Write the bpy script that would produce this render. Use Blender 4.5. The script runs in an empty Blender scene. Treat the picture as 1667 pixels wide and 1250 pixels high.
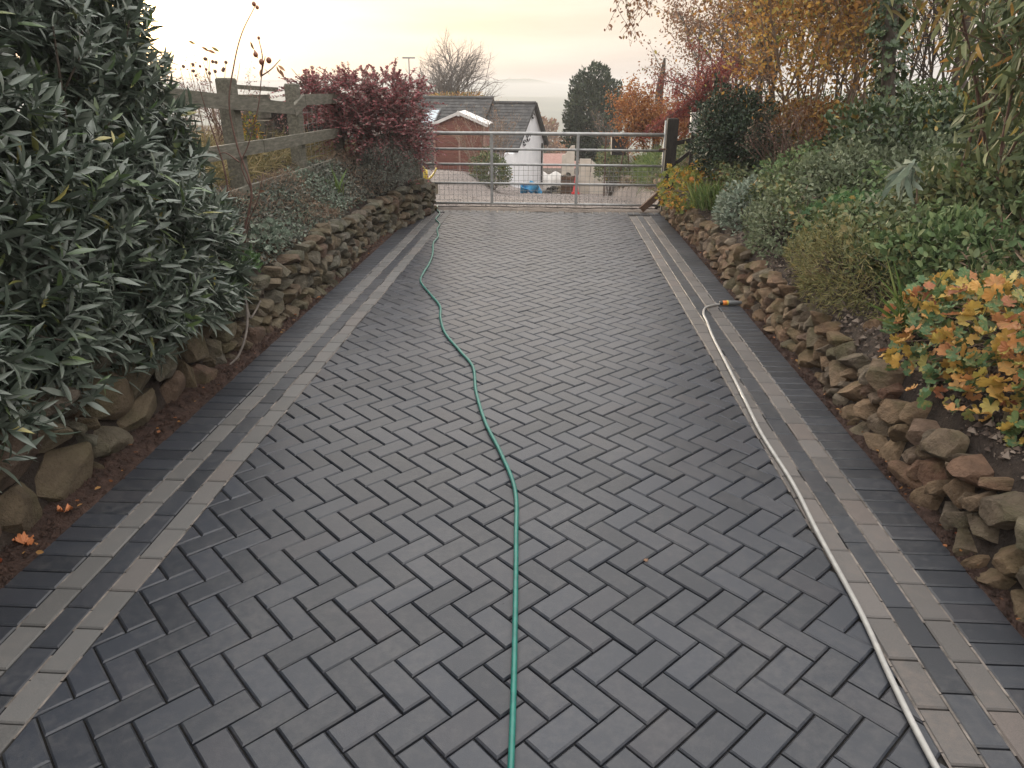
import bpy, math, random
import numpy as np
from mathutils import Matrix, Vector

# ---------------------------------------------------------------- camera, sky, sun
scene = bpy.context.scene
COL = scene.collection
CAM_H, PITCH, YAW, ROLL, FPX = 1.7315, 0.3876, 0.0523, 0.0051, 1180.0
cam_data = bpy.data.cameras.new('camera')
cam_data.sensor_width = 36.0
cam_data.lens = 36.0 * FPX / 1667.0
cam_data.clip_start = 0.05
cam_data.clip_end = 9000
cam = bpy.data.objects.new('camera', cam_data)
COL.objects.link(cam)
cam.matrix_world = (Matrix.Translation((0, 0, CAM_H)) @ Matrix.Rotation(YAW, 4, 'Z')
                    @ Matrix.Rotation(math.pi / 2 - PITCH, 4, 'X') @ Matrix.Rotation(ROLL, 4, 'Z'))
scene.camera = cam

SUN_EL, SUN_AZ = math.radians(5.2), math.radians(-27.0)      # azimuth from +Y towards +X
SUN_DIR = Vector((math.sin(SUN_AZ) * math.cos(SUN_EL), math.cos(SUN_AZ) * math.cos(SUN_EL), math.sin(SUN_EL)))

world = bpy.data.worlds.new('World')
scene.world = world
world.use_nodes = True
wn, wl = world.node_tree.nodes, world.node_tree.links
wn.clear()


def nd(nodes, typ, **kw):
    n = nodes.new(typ)
    for k, v in kw.items():
        setattr(n, k, v)
    return n


def ramp(nodes, stops, interp='LINEAR'):
    r = nodes.new('ShaderNodeValToRGB')
    r.color_ramp.interpolation = interp
    els = r.color_ramp.elements
    while len(els) < len(stops):
        els.new(0.5)
    for e, (p, c) in zip(els, stops):
        e.position = p
        e.color = (c[0], c[1], c[2], 1)
    return r


def build_world():
    out = nd(wn, 'ShaderNodeOutputWorld')
    bg = nd(wn, 'ShaderNodeBackground')
    bg.inputs['Strength'].default_value = 0.1
    sky = nd(wn, 'ShaderNodeTexSky', sky_type='NISHITA')
    sky.sun_disc = False
    sky.sun_elevation = SUN_EL
    sky.sun_rotation = SUN_AZ
    sky.dust_density = 3.0
    sky.altitude = 150
    tc = nd(wn, 'ShaderNodeTexCoord')
    sep = nd(wn, 'ShaderNodeSeparateXYZ')
    wl.new(tc.outputs['Generated'], sep.inputs[0])
    # thin cloud veil: a little greyer towards the horizon, cream above, neutral overhead
    mp = nd(wn, 'ShaderNodeMapRange')
    mp.inputs['From Min'].default_value = 0.0
    mp.inputs['From Max'].default_value = 1.0
    wl.new(sep.outputs['Z'], mp.inputs['Value'])
    r = ramp(wn, [(0.0, (3.9, 3.68, 3.58)), (0.03, (4.5, 4.15, 3.92)), (0.075, (5.2, 4.5, 3.92)),
                  (0.14, (5.8, 5.0, 4.3)), (0.35, (10.2, 9.6, 8.9)), (1.0, (16.6, 16.3, 16.0))])
    wl.new(mp.outputs[0], r.inputs[0])
    # soft streaks
    mapn = nd(wn, 'ShaderNodeMapping')
    mapn.inputs['Scale'].default_value = (2.2, 2.2, 16.0)
    wl.new(tc.outputs['Generated'], mapn.inputs[0])
    no = nd(wn, 'ShaderNodeTexNoise')
    no.inputs['Scale'].default_value = 1.7
    no.inputs['Detail'].default_value = 5
    no.inputs['Roughness'].default_value = 0.5
    wl.new(mapn.outputs[0], no.inputs['Vector'])
    nr = nd(wn, 'ShaderNodeMapRange')
    nr.inputs['From Min'].default_value = 0.3
    nr.inputs['From Max'].default_value = 0.7
    nr.inputs['To Min'].default_value = 0.80
    nr.inputs['To Max'].default_value = 1.10
    wl.new(no.outputs['Fac'], nr.inputs['Value'])
    veil = nd(wn, 'ShaderNodeMix', data_type='RGBA', blend_type='MULTIPLY')
    veil.inputs['Factor'].default_value = 1.0
    wl.new(r.outputs[0], veil.inputs['A'])
    wl.new(nr.outputs[0], veil.inputs['B'])
    # forward scattering round the veiled sun
    nrm = nd(wn, 'ShaderNodeVectorMath', operation='NORMALIZE')
    wl.new(tc.outputs['Generated'], nrm.inputs[0])
    dot = nd(wn, 'ShaderNodeVectorMath', operation='DOT_PRODUCT')
    wl.new(nrm.outputs[0], dot.inputs[0])
    dot.inputs[1].default_value = SUN_DIR
    mx = nd(wn, 'ShaderNodeMath', operation='MAXIMUM')
    wl.new(dot.outputs['Value'], mx.inputs[0])
    mx.inputs[1].default_value = 0.0
    glow = None
    for power, col in ((900, (70.0, 46.0, 20.0)), (90, (6.5, 4.8, 2.8)), (9, (1.3, 0.95, 0.55))):
        p = nd(wn, 'ShaderNodeMath', operation='POWER')
        wl.new(mx.outputs[0], p.inputs[0])
        p.inputs[1].default_value = power
        s = nd(wn, 'ShaderNodeVectorMath', operation='SCALE')
        s.inputs[0].default_value = col
        wl.new(p.outputs[0], s.inputs['Scale'])
        if glow is None:
            glow = s
        else:
            a = nd(wn, 'ShaderNodeVectorMath', operation='ADD')
            wl.new(glow.outputs[0], a.inputs[0])
            wl.new(s.outputs[0], a.inputs[1])
            glow = a
    add = nd(wn, 'ShaderNodeVectorMath', operation='ADD')
    wl.new(veil.outputs['Result'], add.inputs[0])
    wl.new(glow.outputs[0], add.inputs[1])
    mix = nd(wn, 'ShaderNodeMix', data_type='RGBA')
    mix.inputs['Factor'].default_value = 0.88
    wl.new(sky.outputs[0], mix.inputs['A'])
    wl.new(add.outputs[0], mix.inputs['B'])
    wl.new(mix.outputs['Result'], bg.inputs['Color'])
    wl.new(bg.outputs[0], out.inputs['Surface'])


build_world()
sun_data = bpy.data.lights.new('sun', 'SUN')
sun_data.energy = 2.2
sun_data.angle = math.radians(10)
sun_data.color = (1.0, 0.82, 0.6)
sun = bpy.data.objects.new('sun', sun_data)
COL.objects.link(sun)
sun.rotation_euler = SUN_DIR.to_track_quat('Z', 'Y').to_euler()
sun.location = (-6, 12, 8)

scene.view_settings.view_transform = 'Standard'
scene.view_settings.look = 'None'
scene.view_settings.exposure = 1.0
scene.view_settings.gamma = 1.0
scene.view_settings.use_curve_mapping = False
scene.cycles.volume_bounces = 1
scene.cycles.max_bounces = 8
scene.cycles.transparent_max_bounces = 8

# ---------------------------------------------------------------- helpers
rng = np.random.default_rng(7)
random.seed(7)


def srgb(r, g, b):
    return tuple(((c / 255) / 12.92 if c / 255 <= 0.04045 else ((c / 255 + 0.055) / 1.055) ** 2.4) for c in (r, g, b))


def mesh_np(name, V, F, mat=None, smooth=False):
    """V (n,3); F: one (m,k) array or a list of such arrays."""
    V = np.asarray(V, dtype=np.float32)
    if not isinstance(F, list):
        F = [F]
    F = [np.asarray(f, dtype=np.int32) for f in F if len(f)]
    me = bpy.data.meshes.new(name)
    me.vertices.add(len(V))
    me.vertices.foreach_set('co', V.ravel())
    nl = sum(f.size for f in F)
    npoly = sum(len(f) for f in F)
    me.loops.add(nl)
    me.loops.foreach_set('vertex_index', np.concatenate([f.ravel() for f in F]))
    me.polygons.add(npoly)
    tot = np.concatenate([np.full(len(f), f.shape[1], np.int32) for f in F])
    start = np.concatenate([[0], np.cumsum(tot)[:-1]]).astype(np.int32)
    me.polygons.foreach_set('loop_start', start)
    me.polygons.foreach_set('loop_total', tot)
    me.polygons.foreach_set('use_smooth', np.full(npoly, bool(smooth), dtype=bool))
    me.update(calc_edges=True)
    me.validate()
    if mat:
        me.materials.append(mat)
    return me


def link(name, me, parent=None, loc=None, kind=None):
    o = bpy.data.objects.new(name, me)
    COL.objects.link(o)
    if loc is not None:
        o.location = loc
    if parent is not None:
        o.parent = parent
    if kind:
        o['kind'] = kind
    return o


def tag(o, label, cat, group=None):
    o['label'] = label
    o['category'] = cat
    if group:
        o['group'] = group
    return o


def thing(name, label, cat, loc=(0, 0, 0), group=None):
    """An Empty at the thing's base; parts are given in world coordinates and moved under it."""
    o = bpy.data.objects.new(name, None)
    o.empty_display_size = 0.1
    COL.objects.link(o)
    o.location = loc
    return tag(o, label, cat, group)


def part(name, me, parent, kind=None):
    """A part whose mesh is in world coordinates."""
    o = link(name, me, parent, kind=kind)
    p = parent
    L = Vector((0, 0, 0))
    while p is not None:
        L += p.location
        p = p.parent
    o.location = -L
    return o


class MB:
    """Collects vertices and faces of one mesh."""
    def __init__(self):
        self.V, self.F, self.n = [], {}, 0

    def add(self, V, F):
        V = np.asarray(V, float).reshape(-1, 3)
        if not isinstance(F, list):
            F = [F]
        for f in F:
            f = np.asarray(f, int)
            if len(f):
                self.F.setdefault(f.shape[1], []).append(f + self.n)
        self.V.append(V)
        self.n += len(V)
        return self

    def box(self, c, s, R=None, taper=None):
        h = np.array(s) / 2
        v = np.array([[x, y, z] for z in (-1, 1) for y in (-1, 1) for x in (-1, 1)], float) * h
        if taper:
            v[4:, :2] *= taper
        if R is not None:
            v = v @ np.array(R).T
        v = v + np.array(c)
        return self.add(v, np.array([[0, 2, 3, 1], [4, 5, 7, 6], [0, 1, 5, 4], [2, 6, 7, 3], [0, 4, 6, 2], [1, 3, 7, 5]]))

    def tube(self, P, r, sides=6, cap=True):
        V, F = tube(P, r, sides)
        self.add(V, F)
        if cap:
            n = len(P)
            self.F.setdefault(sides, []).append(np.array([list(range(sides))[::-1], [(n - 1) * sides + k for k in range(sides)]]) + self.n - len(V))
        return self

    def prism(self, poly, z0, z1, M=None):
        k = len(poly)
        v = np.array([[x, y, z0] for x, y in poly] + [[x, y, z1] for x, y in poly], float)
        if M is not None:
            v = v @ np.array(M.to_3x3()).T + np.array(M.translation)
        q = np.array([[i, (i + 1) % k, k + (i + 1) % k, k + i] for i in range(k)])
        c = np.array([list(range(k))[::-1], [k + i for i in range(k)]])
        return self.add(v, [q, c])

    def mesh(self, name, mat=None, smooth=False):
        return mesh_np(name, np.concatenate(self.V), [np.concatenate(f) for f in self.F.values()], mat, smooth)


def tube(P, r, sides=6):
    P = np.asarray(P, float)
    n = len(P)
    r = np.broadcast_to(np.asarray(r, float), (n,))
    T = np.gradient(P, axis=0)
    T /= np.linalg.norm(T, axis=1)[:, None] + 1e-9
    ref = np.array([0, 0, 1.0]) if abs(T[0, 2]) < 0.85 else np.array([1.0, 0, 0])
    A = np.cross(T, ref)
    A /= np.linalg.norm(A, axis=1)[:, None] + 1e-9
    B = np.cross(T, A)
    a = np.arange(sides) * 2 * math.pi / sides
    V = P[:, None, :] + r[:, None, None] * (np.cos(a)[None, :, None] * A[:, None, :] + np.sin(a)[None, :, None] * B[:, None, :])
    i = np.arange(n - 1)[:, None] * sides
    k = np.arange(sides)[None, :]
    k2 = (k + 1) % sides
    F = np.stack([i + k, i + k2, i + sides + k2, i + sides + k], -1).reshape(-1, 4)
    return V.reshape(-1, 3), F


def catmull(P, n=12):
    P = np.asarray(P, float)
    Q = np.vstack([2 * P[0] - P[1], P, 2 * P[-1] - P[-2]])
    out = []
    for i in range(1, len(Q) - 2):
        p0, p1, p2, p3 = Q[i - 1], Q[i], Q[i + 1], Q[i + 2]
        for t in np.linspace(0, 1, n, endpoint=False):
            out.append(0.5 * ((2 * p1) + (-p0 + p2) * t + (2 * p0 - 5 * p1 + 4 * p2 - p3) * t ** 2 + (-p0 + 3 * p1 - 3 * p2 + p3) * t ** 3))
    out.append(P[-1])
    return np.array(out)


def unit(v):
    return v / (np.linalg.norm(v, axis=-1, keepdims=True) + 1e-9)


_K = np.random.default_rng(3).normal(size=(14, 3)) * np.array([1, 1, 1]) * np.linspace(0.6, 3.2, 14)[:, None]
_PH = np.random.default_rng(4).uniform(0, 6.28, 14)


def wob(p, s=1.0):
    """Smooth pseudo-noise in -1..1."""
    p = np.asarray(p, float)
    if p.shape[-1] == 2:
        p = np.concatenate([p, np.zeros(p.shape[:-1] + (1,))], -1)
    return np.sin(p @ (_K.T * s) + _PH) @ (1 / np.linspace(1, 2.4, 14)) / 4.0


# ---- leaf templates: (vertices, faces); leaf lies along +Y, normal +Z, length 1
def strip_leaf(ts, ws, droop=0.12, fold=0.25):
    V = []
    for t, w in zip(ts, ws):
        z = -droop * t * t
        V += [(-w, t, z + fold * w), (0, t, z), (w, t, z + fold * w)]
    F = []
    for i in range(len(ts) - 1):
        a = 3 * i
        F += [(a, a + 1, a + 4, a + 3), (a + 1, a + 2, a + 5, a + 4)]
    return np.array(V), np.array(F)


T_LAUREL = strip_leaf([0, .12, .35, .6, .85, 1], [.012, .05, .10, .10, .048, .004], 0.16, 0.35)
T_LONG = strip_leaf([0, .3, .7, 1], [.03, .11, .09, .004], 0.5, 0.3)
T_BLADE = strip_leaf([0, .35, .7, 1], [.02, .022, .016, .002], 0.35, 0.4)
T_OVAL = (np.array([(0, 0, 0), (.27, .32, .07), (.22, .7, .05), (0, 1, -.05), (-.22, .7, .05), (-.27, .32, .07)], float),
          np.array([[0, 1, 2, 3], [0, 3, 4, 5]]))
T_RHOMB = (np.array([(0, 0, 0), (.26, .45, .06), (0, 1, -.04), (-.26, .45, .06)], float), np.array([[0, 1, 2], [0, 2, 3]]))
T_THIN = (np.array([(0, 0, 0), (.07, .4, .02), (0, 1, -.06), (-.07, .4, .02)], float), np.array([[0, 1, 2], [0, 2, 3]]))


def lobed_template(lobes=6, per=6, depth=0.26):
    n = lobes * per
    V = [(0, 0.46, -0.07)]
    for k in range(n + 1):
        th = math.radians(-152 + 304 * k / n)
        ph = (k % per) / per * 2 * math.pi
        r = 0.5 * (1 - depth * (0.5 + 0.5 * math.cos(ph)) ** 2.5)
        r *= 1 + 0.06 * math.sin(k * 2.7)
        V.append((r * math.sin(th), 0.46 + r * math.cos(th), 0.045 * math.sin(k * 1.9) + 0.05 * math.sin(k * 0.55 + 1) + 0.16 * r))
    F = [(0, k + 1, k) for k in range(1, n + 1)]
    return np.array(V), np.array(F)


T_LOBED = lobed_template()


def leaves(tmpl, P, D, N, S, W=None):
    tv, tf = tmpl
    P, D, N = np.asarray(P), unit(np.asarray(D)), np.asarray(N)
    n = len(P)
    S = np.broadcast_to(S, (n,))
    W = np.ones(n) if W is None else np.broadcast_to(W, (n,))
    X = unit(np.cross(D, N))
    Zv = np.cross(X, D)
    V = (P[:, None, :] + S[:, None, None] * (tv[None, :, 0:1] * W[:, None, None] * X[:, None, :] + tv[None, :, 1:2] * D[:, None, :] + tv[None, :, 2:3] * Zv[:, None, :]))
    F = (tf[None, :, :] + (np.arange(n) * len(tv))[:, None, None]).reshape(-1, tf.shape[1])
    return V.reshape(-1, 3), F


def leaf_matrix(P, D, N, S):
    D = Vector(D).normalized()
    X = D.cross(Vector(N)).normalized()
    Zv = X.cross(D)
    M = Matrix(((X.x, D.x, Zv.x, 0), (X.y, D.y, Zv.y, 0), (X.z, D.z, Zv.z, 0), (0, 0, 0, 1)))
    return Matrix.Translation(P) @ M @ Matrix.Scale(S, 4)


def in_view(P):
    """True where a point falls inside the photograph's frame; used to choose which pieces become parts."""
    P = np.asarray(P, float)
    x, y, z = P[:, 0], P[:, 1], P[:, 2] - CAM_H
    c, s = math.cos(YAW), math.sin(YAW)
    x2, y2 = c * x + s * y, -s * x + c * y
    c, s = math.cos(PITCH), math.sin(PITCH)
    fw, up = c * y2 - s * z, s * y2 + c * z
    return (fw > 0.3) & (np.abs(x2 / fw) < 0.70) & (np.abs(up / fw) < 0.52)


# ---------------------------------------------------------------- materials
def new_mat(name):
    m = bpy.data.materials.new(name)
    m.use_nodes = True
    n, l = m.node_tree.nodes, m.node_tree.links
    n.clear()
    out = nd(n, 'ShaderNodeOutputMaterial')
    b = nd(n, 'ShaderNodeBsdfPrincipled')
    l.new(b.outputs[0], out.inputs['Surface'])
    return m, n, l, b, out


def rnd_value(n, l):
    """One random number per loose piece and per object."""
    g = nd(n, 'ShaderNodeNewGeometry')
    oi = nd(n, 'ShaderNodeObjectInfo')
    a = nd(n, 'ShaderNodeMath', operation='ADD')
    l.new(g.outputs['Random Per Island'], a.inputs[0])
    l.new(oi.outputs['Random'], a.inputs[1])
    f = nd(n, 'ShaderNodeMath', operation='FRACT')
    l.new(a.outputs[0], f.inputs[0])
    return f.outputs[0], g


def leaf_mat(name, stops, rough=0.45, transl=0.25, spec=0.5, mottle=None):
    m, n, l, b, out = new_mat(name)
    r, g = rnd_value(n, l)
    cr = ramp(n, stops)
    l.new(r, cr.inputs[0])
    no = nd(n, 'ShaderNodeTexNoise')
    no.inputs['Scale'].default_value = 40
    l.new(g.outputs['Position'], no.inputs['Vector'])
    mr = nd(n, 'ShaderNodeMapRange')
    mr.inputs['To Min'].default_value = 0.75
    mr.inputs['To Max'].default_value = 1.25
    l.new(no.outputs['Fac'], mr.inputs['Value'])
    mu = nd(n, 'ShaderNodeMix', data_type='RGBA', blend_type='MULTIPLY')
    mu.inputs['Factor'].default_value = 1
    l.new(cr.outputs[0], mu.inputs['A'])
    l.new(mr.outputs[0], mu.inputs['B'])
    col = mu.outputs['Result']
    if mottle:
        n3 = nd(n, 'ShaderNodeTexNoise')
        n3.inputs['Scale'].default_value = 34
        n3.inputs['Detail'].default_value = 6
        n3.inputs['Roughness'].default_value = 0.65
        l.new(g.outputs['Position'], n3.inputs['Vector'])
        m3 = nd(n, 'ShaderNodeMapRange')
        m3.inputs['From Min'].default_value = 0.5
        m3.inputs['From Max'].default_value = 0.66
        m3.inputs['To Max'].default_value = 0.75
        l.new(n3.outputs['Fac'], m3.inputs['Value'])
        mm = nd(n, 'ShaderNodeMix', data_type='RGBA')
        l.new(m3.outputs[0], mm.inputs['Factor'])
        l.new(col, mm.inputs['A'])
        mm.inputs['B'].default_value = (*mottle, 1)
        col = mm.outputs['Result']
    l.new(col, b.inputs['Base Color'])
    b.inputs['Roughness'].default_value = rough
    b.inputs['Specular IOR Level'].default_value = spec
    if transl > 0:
        t = nd(n, 'ShaderNodeBsdfTranslucent')
        l.new(col, t.inputs['Color'])
        mx = nd(n, 'ShaderNodeMixShader')
        mx.inputs[0].default_value = transl
        l.new(b.outputs[0], mx.inputs[1])
        l.new(t.outputs[0], mx.inputs[2])
        l.new(mx.outputs[0], out.inputs['Surface'])
    return m


def noisy_mat(name, stops, scale=8, detail=5, rough=0.8, bump=0.3, bump_scale=None, stretch=(1, 1, 1), spec=0.4, metal=0.0,
              per_piece=0.0, coords='position', rough_var=0.0, dist=0.01):
    m, n, l, b, out = new_mat(name)
    r, g = rnd_value(n, l)
    mapn = nd(n, 'ShaderNodeMapping')
    mapn.inputs['Scale'].default_value = stretch
    if coords == 'object':
        tc = nd(n, 'ShaderNodeTexCoord')
        l.new(tc.outputs['Object'], mapn.inputs[0])
    else:
        l.new(g.outputs['Position'], mapn.inputs[0])
    no = nd(n, 'ShaderNodeTexNoise')
    no.inputs['Scale'].default_value = scale
    no.inputs['Detail'].default_value = detail
    no.inputs['Roughness'].default_value = 0.6
    l.new(mapn.outputs[0], no.inputs['Vector'])
    fac = no.outputs['Fac']
    if per_piece:
        mr = nd(n, 'ShaderNodeMapRange')
        mr.inputs['To Min'].default_value = -per_piece / 2
        mr.inputs['To Max'].default_value = per_piece / 2
        l.new(r, mr.inputs['Value'])
        a = nd(n, 'ShaderNodeMath', operation='ADD')
        l.new(fac, a.inputs[0])
        l.new(mr.outputs[0], a.inputs[1])
        fac = a.outputs[0]
    cr = ramp(n, stops)
    l.new(fac, cr.inputs[0])
    l.new(cr.outputs[0], b.inputs['Base Color'])
    b.inputs['Roughness'].default_value = rough
    b.inputs['Specular IOR Level'].default_value = spec
    b.inputs['Metallic'].default_value = metal
    if bump:
        n2 = nd(n, 'ShaderNodeTexNoise')
        n2.inputs['Scale'].default_value = bump_scale or scale * 5
        n2.inputs['Detail'].default_value = 6
        n2.inputs['Roughness'].default_value = 0.65
        l.new(mapn.outputs[0], n2.inputs['Vector'])
        bp = nd(n, 'ShaderNodeBump')
        bp.inputs['Strength'].default_value = bump
        bp.inputs['Distance'].default_value = dist
        l.new(n2.outputs['Fac'], bp.inputs['Height'])
        l.new(bp.outputs[0], b.inputs['Normal'])
    return m


def paver_mat(name, base, spread, dust=0.35, dust_col=(0.19, 0.17, 0.155), rough=0.5):
    """Concrete block: per-block tone, fine grain, patches of jointing dust, slightly uneven gloss."""
    m, n, l, b, out = new_mat(name)
    r, g = rnd_value(n, l)
    lo = tuple(c * (1 - spread) for c in base)
    hi = tuple(c * (1 + spread) for c in base)
    warm = (base[0] * 1.10, base[1] * 1.0, base[2] * 0.96)
    cr = ramp(n, [(0, lo), (0.45, base), (0.8, hi), (1.0, warm)])
    l.new(r, cr.inputs[0])
    grain = nd(n, 'ShaderNodeTexNoise')
    grain.inputs['Scale'].default_value = 420
    grain.inputs['Detail'].default_value = 3
    l.new(g.outputs['Position'], grain.inputs['Vector'])
    gm = nd(n, 'ShaderNodeMapRange')
    gm.inputs['From Min'].default_value = 0.3
    gm.inputs['From Max'].default_value = 0.7
    gm.inputs['To Min'].default_value = 0.78
    gm.inputs['To Max'].default_value = 1.22
    l.new(grain.outputs['Fac'], gm.inputs['Value'])
    mu = nd(n, 'ShaderNodeMix', data_type='RGBA', blend_type='MULTIPLY')
    mu.inputs['Factor'].default_value = 1
    l.new(cr.outputs[0], mu.inputs['A'])
    l.new(gm.outputs[0], mu.inputs['B'])
    # dust left by brushing sand into the joints
    d1 = nd(n, 'ShaderNodeTexNoise')
    d1.inputs['Scale'].default_value = 1.7
    d1.inputs['Detail'].default_value = 7
    d1.inputs['Roughness'].default_value = 0.68
    d1.inputs['Distortion'].default_value = 0.6
    l.new(g.outputs['Position'], d1.inputs['Vector'])
    d2 = nd(n, 'ShaderNodeTexNoise')
    d2.inputs['Scale'].default_value = 26
    d2.inputs['Detail'].default_value = 6
    d2.inputs['Roughness'].default_value = 0.7
    l.new(g.outputs['Position'], d2.inputs['Vector'])
    dm = nd(n, 'ShaderNodeMath', operation='MULTIPLY')
    l.new(d1.outputs['Fac'], dm.inputs[0])
    l.new(d2.outputs['Fac'], dm.inputs[1])
    dr = nd(n, 'ShaderNodeMapRange')
    dr.inputs['From Min'].default_value = 0.22
    dr.inputs['From Max'].default_value = 0.42
    dr.inputs['To Min'].default_value = 0.0
    dr.inputs['To Max'].default_value = dust
    l.new(dm.outputs[0], dr.inputs['Value'])
    mx = nd(n, 'ShaderNodeMix', data_type='RGBA')
    l.new(dr.outputs[0], mx.inputs['Factor'])
    l.new(mu.outputs['Result'], mx.inputs['A'])
    mx.inputs['B'].default_value = (*dust_col, 1)
    l.new(mx.outputs['Result'], b.inputs['Base Color'])
    rr = nd(n, 'ShaderNodeMapRange')
    rr.inputs['To Min'].default_value = rough - 0.08
    rr.inputs['To Max'].default_value = rough + 0.22
    l.new(d2.outputs['Fac'], rr.inputs['Value'])
    l.new(rr.outputs[0], b.inputs['Roughness'])
    b.inputs['Specular IOR Level'].default_value = 0.5
    bp = nd(n, 'ShaderNodeBump')
    bp.inputs['Strength'].default_value = 0.35
    bp.inputs['Distance'].default_value = 0.002
    ad = nd(n, 'ShaderNodeMath', operation='ADD')
    l.new(grain.outputs['Fac'], ad.inputs[0])
    l.new(d2.outputs['Fac'], ad.inputs[1])
    l.new(ad.outputs[0], bp.inputs['Height'])
    l.new(bp.outputs[0], b.inputs['Normal'])
    return m


M = {}
M['charcoal'] = paver_mat('charcoal_block', (0.025, 0.0285, 0.037), 0.22, dust=0.36, dust_col=(0.105, 0.1, 0.098), rough=0.27)
M['charcoal_edge'] = paver_mat('charcoal_edge_block', (0.026, 0.029, 0.036), 0.2, dust=0.40, dust_col=(0.105, 0.1, 0.097), rough=0.33)
M['light_block'] = paver_mat('light_block', (0.086, 0.084, 0.082), 0.16, dust=0.35, dust_col=(0.16, 0.142, 0.128))
M['pink_block'] = paver_mat('warm_light_block', (0.088, 0.081, 0.077), 0.22, dust=0.45, dust_col=(0.17, 0.135, 0.115))
M['joint'] = noisy_mat('jointing_sand', [(0.3, (0.008, 0.0075, 0.007)), (0.58, (0.02, 0.018, 0.016)), (0.8, (0.10, 0.085, 0.07))], scale=3.0, detail=9, rough=0.95, bump=0.5, bump_scale=300)
M['dark_joint'] = noisy_mat('dark_joint', [(0.3, (0.010, 0.009, 0.008)), (0.6, (0.028, 0.024, 0.02)), (0.8, (0.08, 0.065, 0.055))], scale=5, detail=8, rough=0.95, bump=0.5, bump_scale=300)
M['sand'] = noisy_mat('pale_jointing_sand', [(0.3, (0.05, 0.045, 0.04)), (0.5, (0.15, 0.13, 0.115)), (0.7, (0.25, 0.22, 0.195))], scale=14, detail=7, rough=0.95, bump=0.5, bump_scale=300)
M['soil'] = noisy_mat('red_soil', [(0.25, (0.022, 0.012, 0.009)), (0.5, (0.055, 0.03, 0.022)), (0.78, (0.11, 0.065, 0.05))], scale=22, detail=8, rough=0.95, bump=1.0, bump_scale=70, dist=0.03)
M['dark_soil'] = noisy_mat('dark_soil', [(0.25, (0.014, 0.010, 0.008)), (0.6, (0.045, 0.032, 0.025)), (0.85, (0.09, 0.065, 0.05))], scale=14, detail=8, rough=0.95, bump=1.0, bump_scale=60, dist=0.03)
M['gravel'] = noisy_mat('gravel', [(0.25, (0.085, 0.07, 0.064)), (0.5, (0.20, 0.17, 0.155)), (0.72, (0.34, 0.29, 0.265))], scale=34, detail=9, rough=0.9, bump=1.0, bump_scale=45, dist=0.03)
M['concrete'] = noisy_mat('rough_concrete', [(0.3, (0.05, 0.042, 0.036)), (0.55, (0.14, 0.115, 0.1)), (0.75, (0.24, 0.2, 0.18))], scale=9, detail=9, rough=0.9, bump=0.9, bump_scale=50, dist=0.02)
M['wood_grey'] = noisy_mat('weathered_timber', [(0.25, (0.055, 0.054, 0.042)), (0.5, (0.115, 0.108, 0.085)), (0.75, (0.20, 0.188, 0.155))], scale=7, detail=8, rough=0.85, bump=0.5, bump_scale=30, stretch=(6, 1, 6))
M['wood_dark'] = noisy_mat('dark_timber', [(0.3, (0.010, 0.009, 0.008)), (0.7, (0.03, 0.026, 0.022))], scale=9, detail=7, rough=0.85, bump=0.5, stretch=(5, 5, 1))
M['wood_brown'] = noisy_mat('brown_timber', [(0.3, (0.06, 0.035, 0.022)), (0.7, (0.15, 0.09, 0.06))], scale=9, detail=7, rough=0.85, bump=0.5, stretch=(2, 2, 6))
M['shed_wood'] = noisy_mat('red_brown_stained_boards', [(0.3, (0.135, 0.048, 0.036)), (0.7, (0.205, 0.082, 0.062))], scale=5, detail=6, rough=0.65, bump=0.3, stretch=(1, 1, 9), per_piece=0.15)
M['shed_trim'] = noisy_mat('faded_trim', [(0.3, (0.25, 0.145, 0.115)), (0.7, (0.36, 0.23, 0.19))], scale=6, rough=0.7, bump=0.2)
M['white_paint'] = noisy_mat('white_paint', [(0.3, (0.52, 0.5, 0.49)), (0.7, (0.72, 0.70, 0.68))], scale=5, rough=0.6, bump=0.1)
M['render'] = noisy_mat('white_render', [(0.3, (0.68, 0.69, 0.72)), (0.7, (0.8, 0.8, 0.82))], scale=2.2, rough=0.85, bump=0.25, bump_scale=40)
M['cream'] = noisy_mat('cream_board', [(0.3, (0.45, 0.40, 0.34)), (0.7, (0.62, 0.56, 0.49))], scale=3, rough=0.8, bump=0.2, per_piece=0.2)
M['slate'] = noisy_mat('slate', [(0.25, (0.02, 0.02, 0.021)), (0.5, (0.042, 0.041, 0.041)), (0.78, (0.08, 0.077, 0.073))], scale=4, detail=8, rough=0.7, bump=0.4, per_piece=0.35)
M['clay_tile'] = noisy_mat('clay_tile', [(0.3, (0.22, 0.11, 0.09)), (0.7, (0.33, 0.19, 0.16))], scale=6, rough=0.8, bump=0.4)
M['steel'] = noisy_mat('galvanised_steel', [(0.3, (0.24, 0.245, 0.25)), (0.7, (0.40, 0.40, 0.39))], scale=12, detail=6, rough=0.48, bump=0.12, metal=0.55, spec=0.5)
M['wire'] = noisy_mat('galvanised_wire', [(0.3, (0.2, 0.2, 0.2)), (0.7, (0.34, 0.34, 0.33))], scale=20, rough=0.6, bump=0, metal=0.3)
M['rust'] = noisy_mat('rusty_steel', [(0.3, (0.06, 0.03, 0.02)), (0.7, (0.14, 0.08, 0.055))], scale=12, rough=0.85, bump=0.3)
M['black_plastic'] = noisy_mat('black_plastic', [(0.3, (0.012, 0.012, 0.013)), (0.7, (0.03, 0.03, 0.032))], scale=12, rough=0.45, bump=0.1)
M['grey_plastic'] = noisy_mat('grey_plastic', [(0.3, (0.09, 0.095, 0.1)), (0.7, (0.15, 0.155, 0.16))], scale=12, rough=0.4, bump=0.1)
M['orange_plastic'] = noisy_mat('orange_plastic', [(0.3, (0.55, 0.16, 0.03)), (0.7, (0.68, 0.22, 0.05))], scale=12, rough=0.4, bump=0.05)
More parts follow.
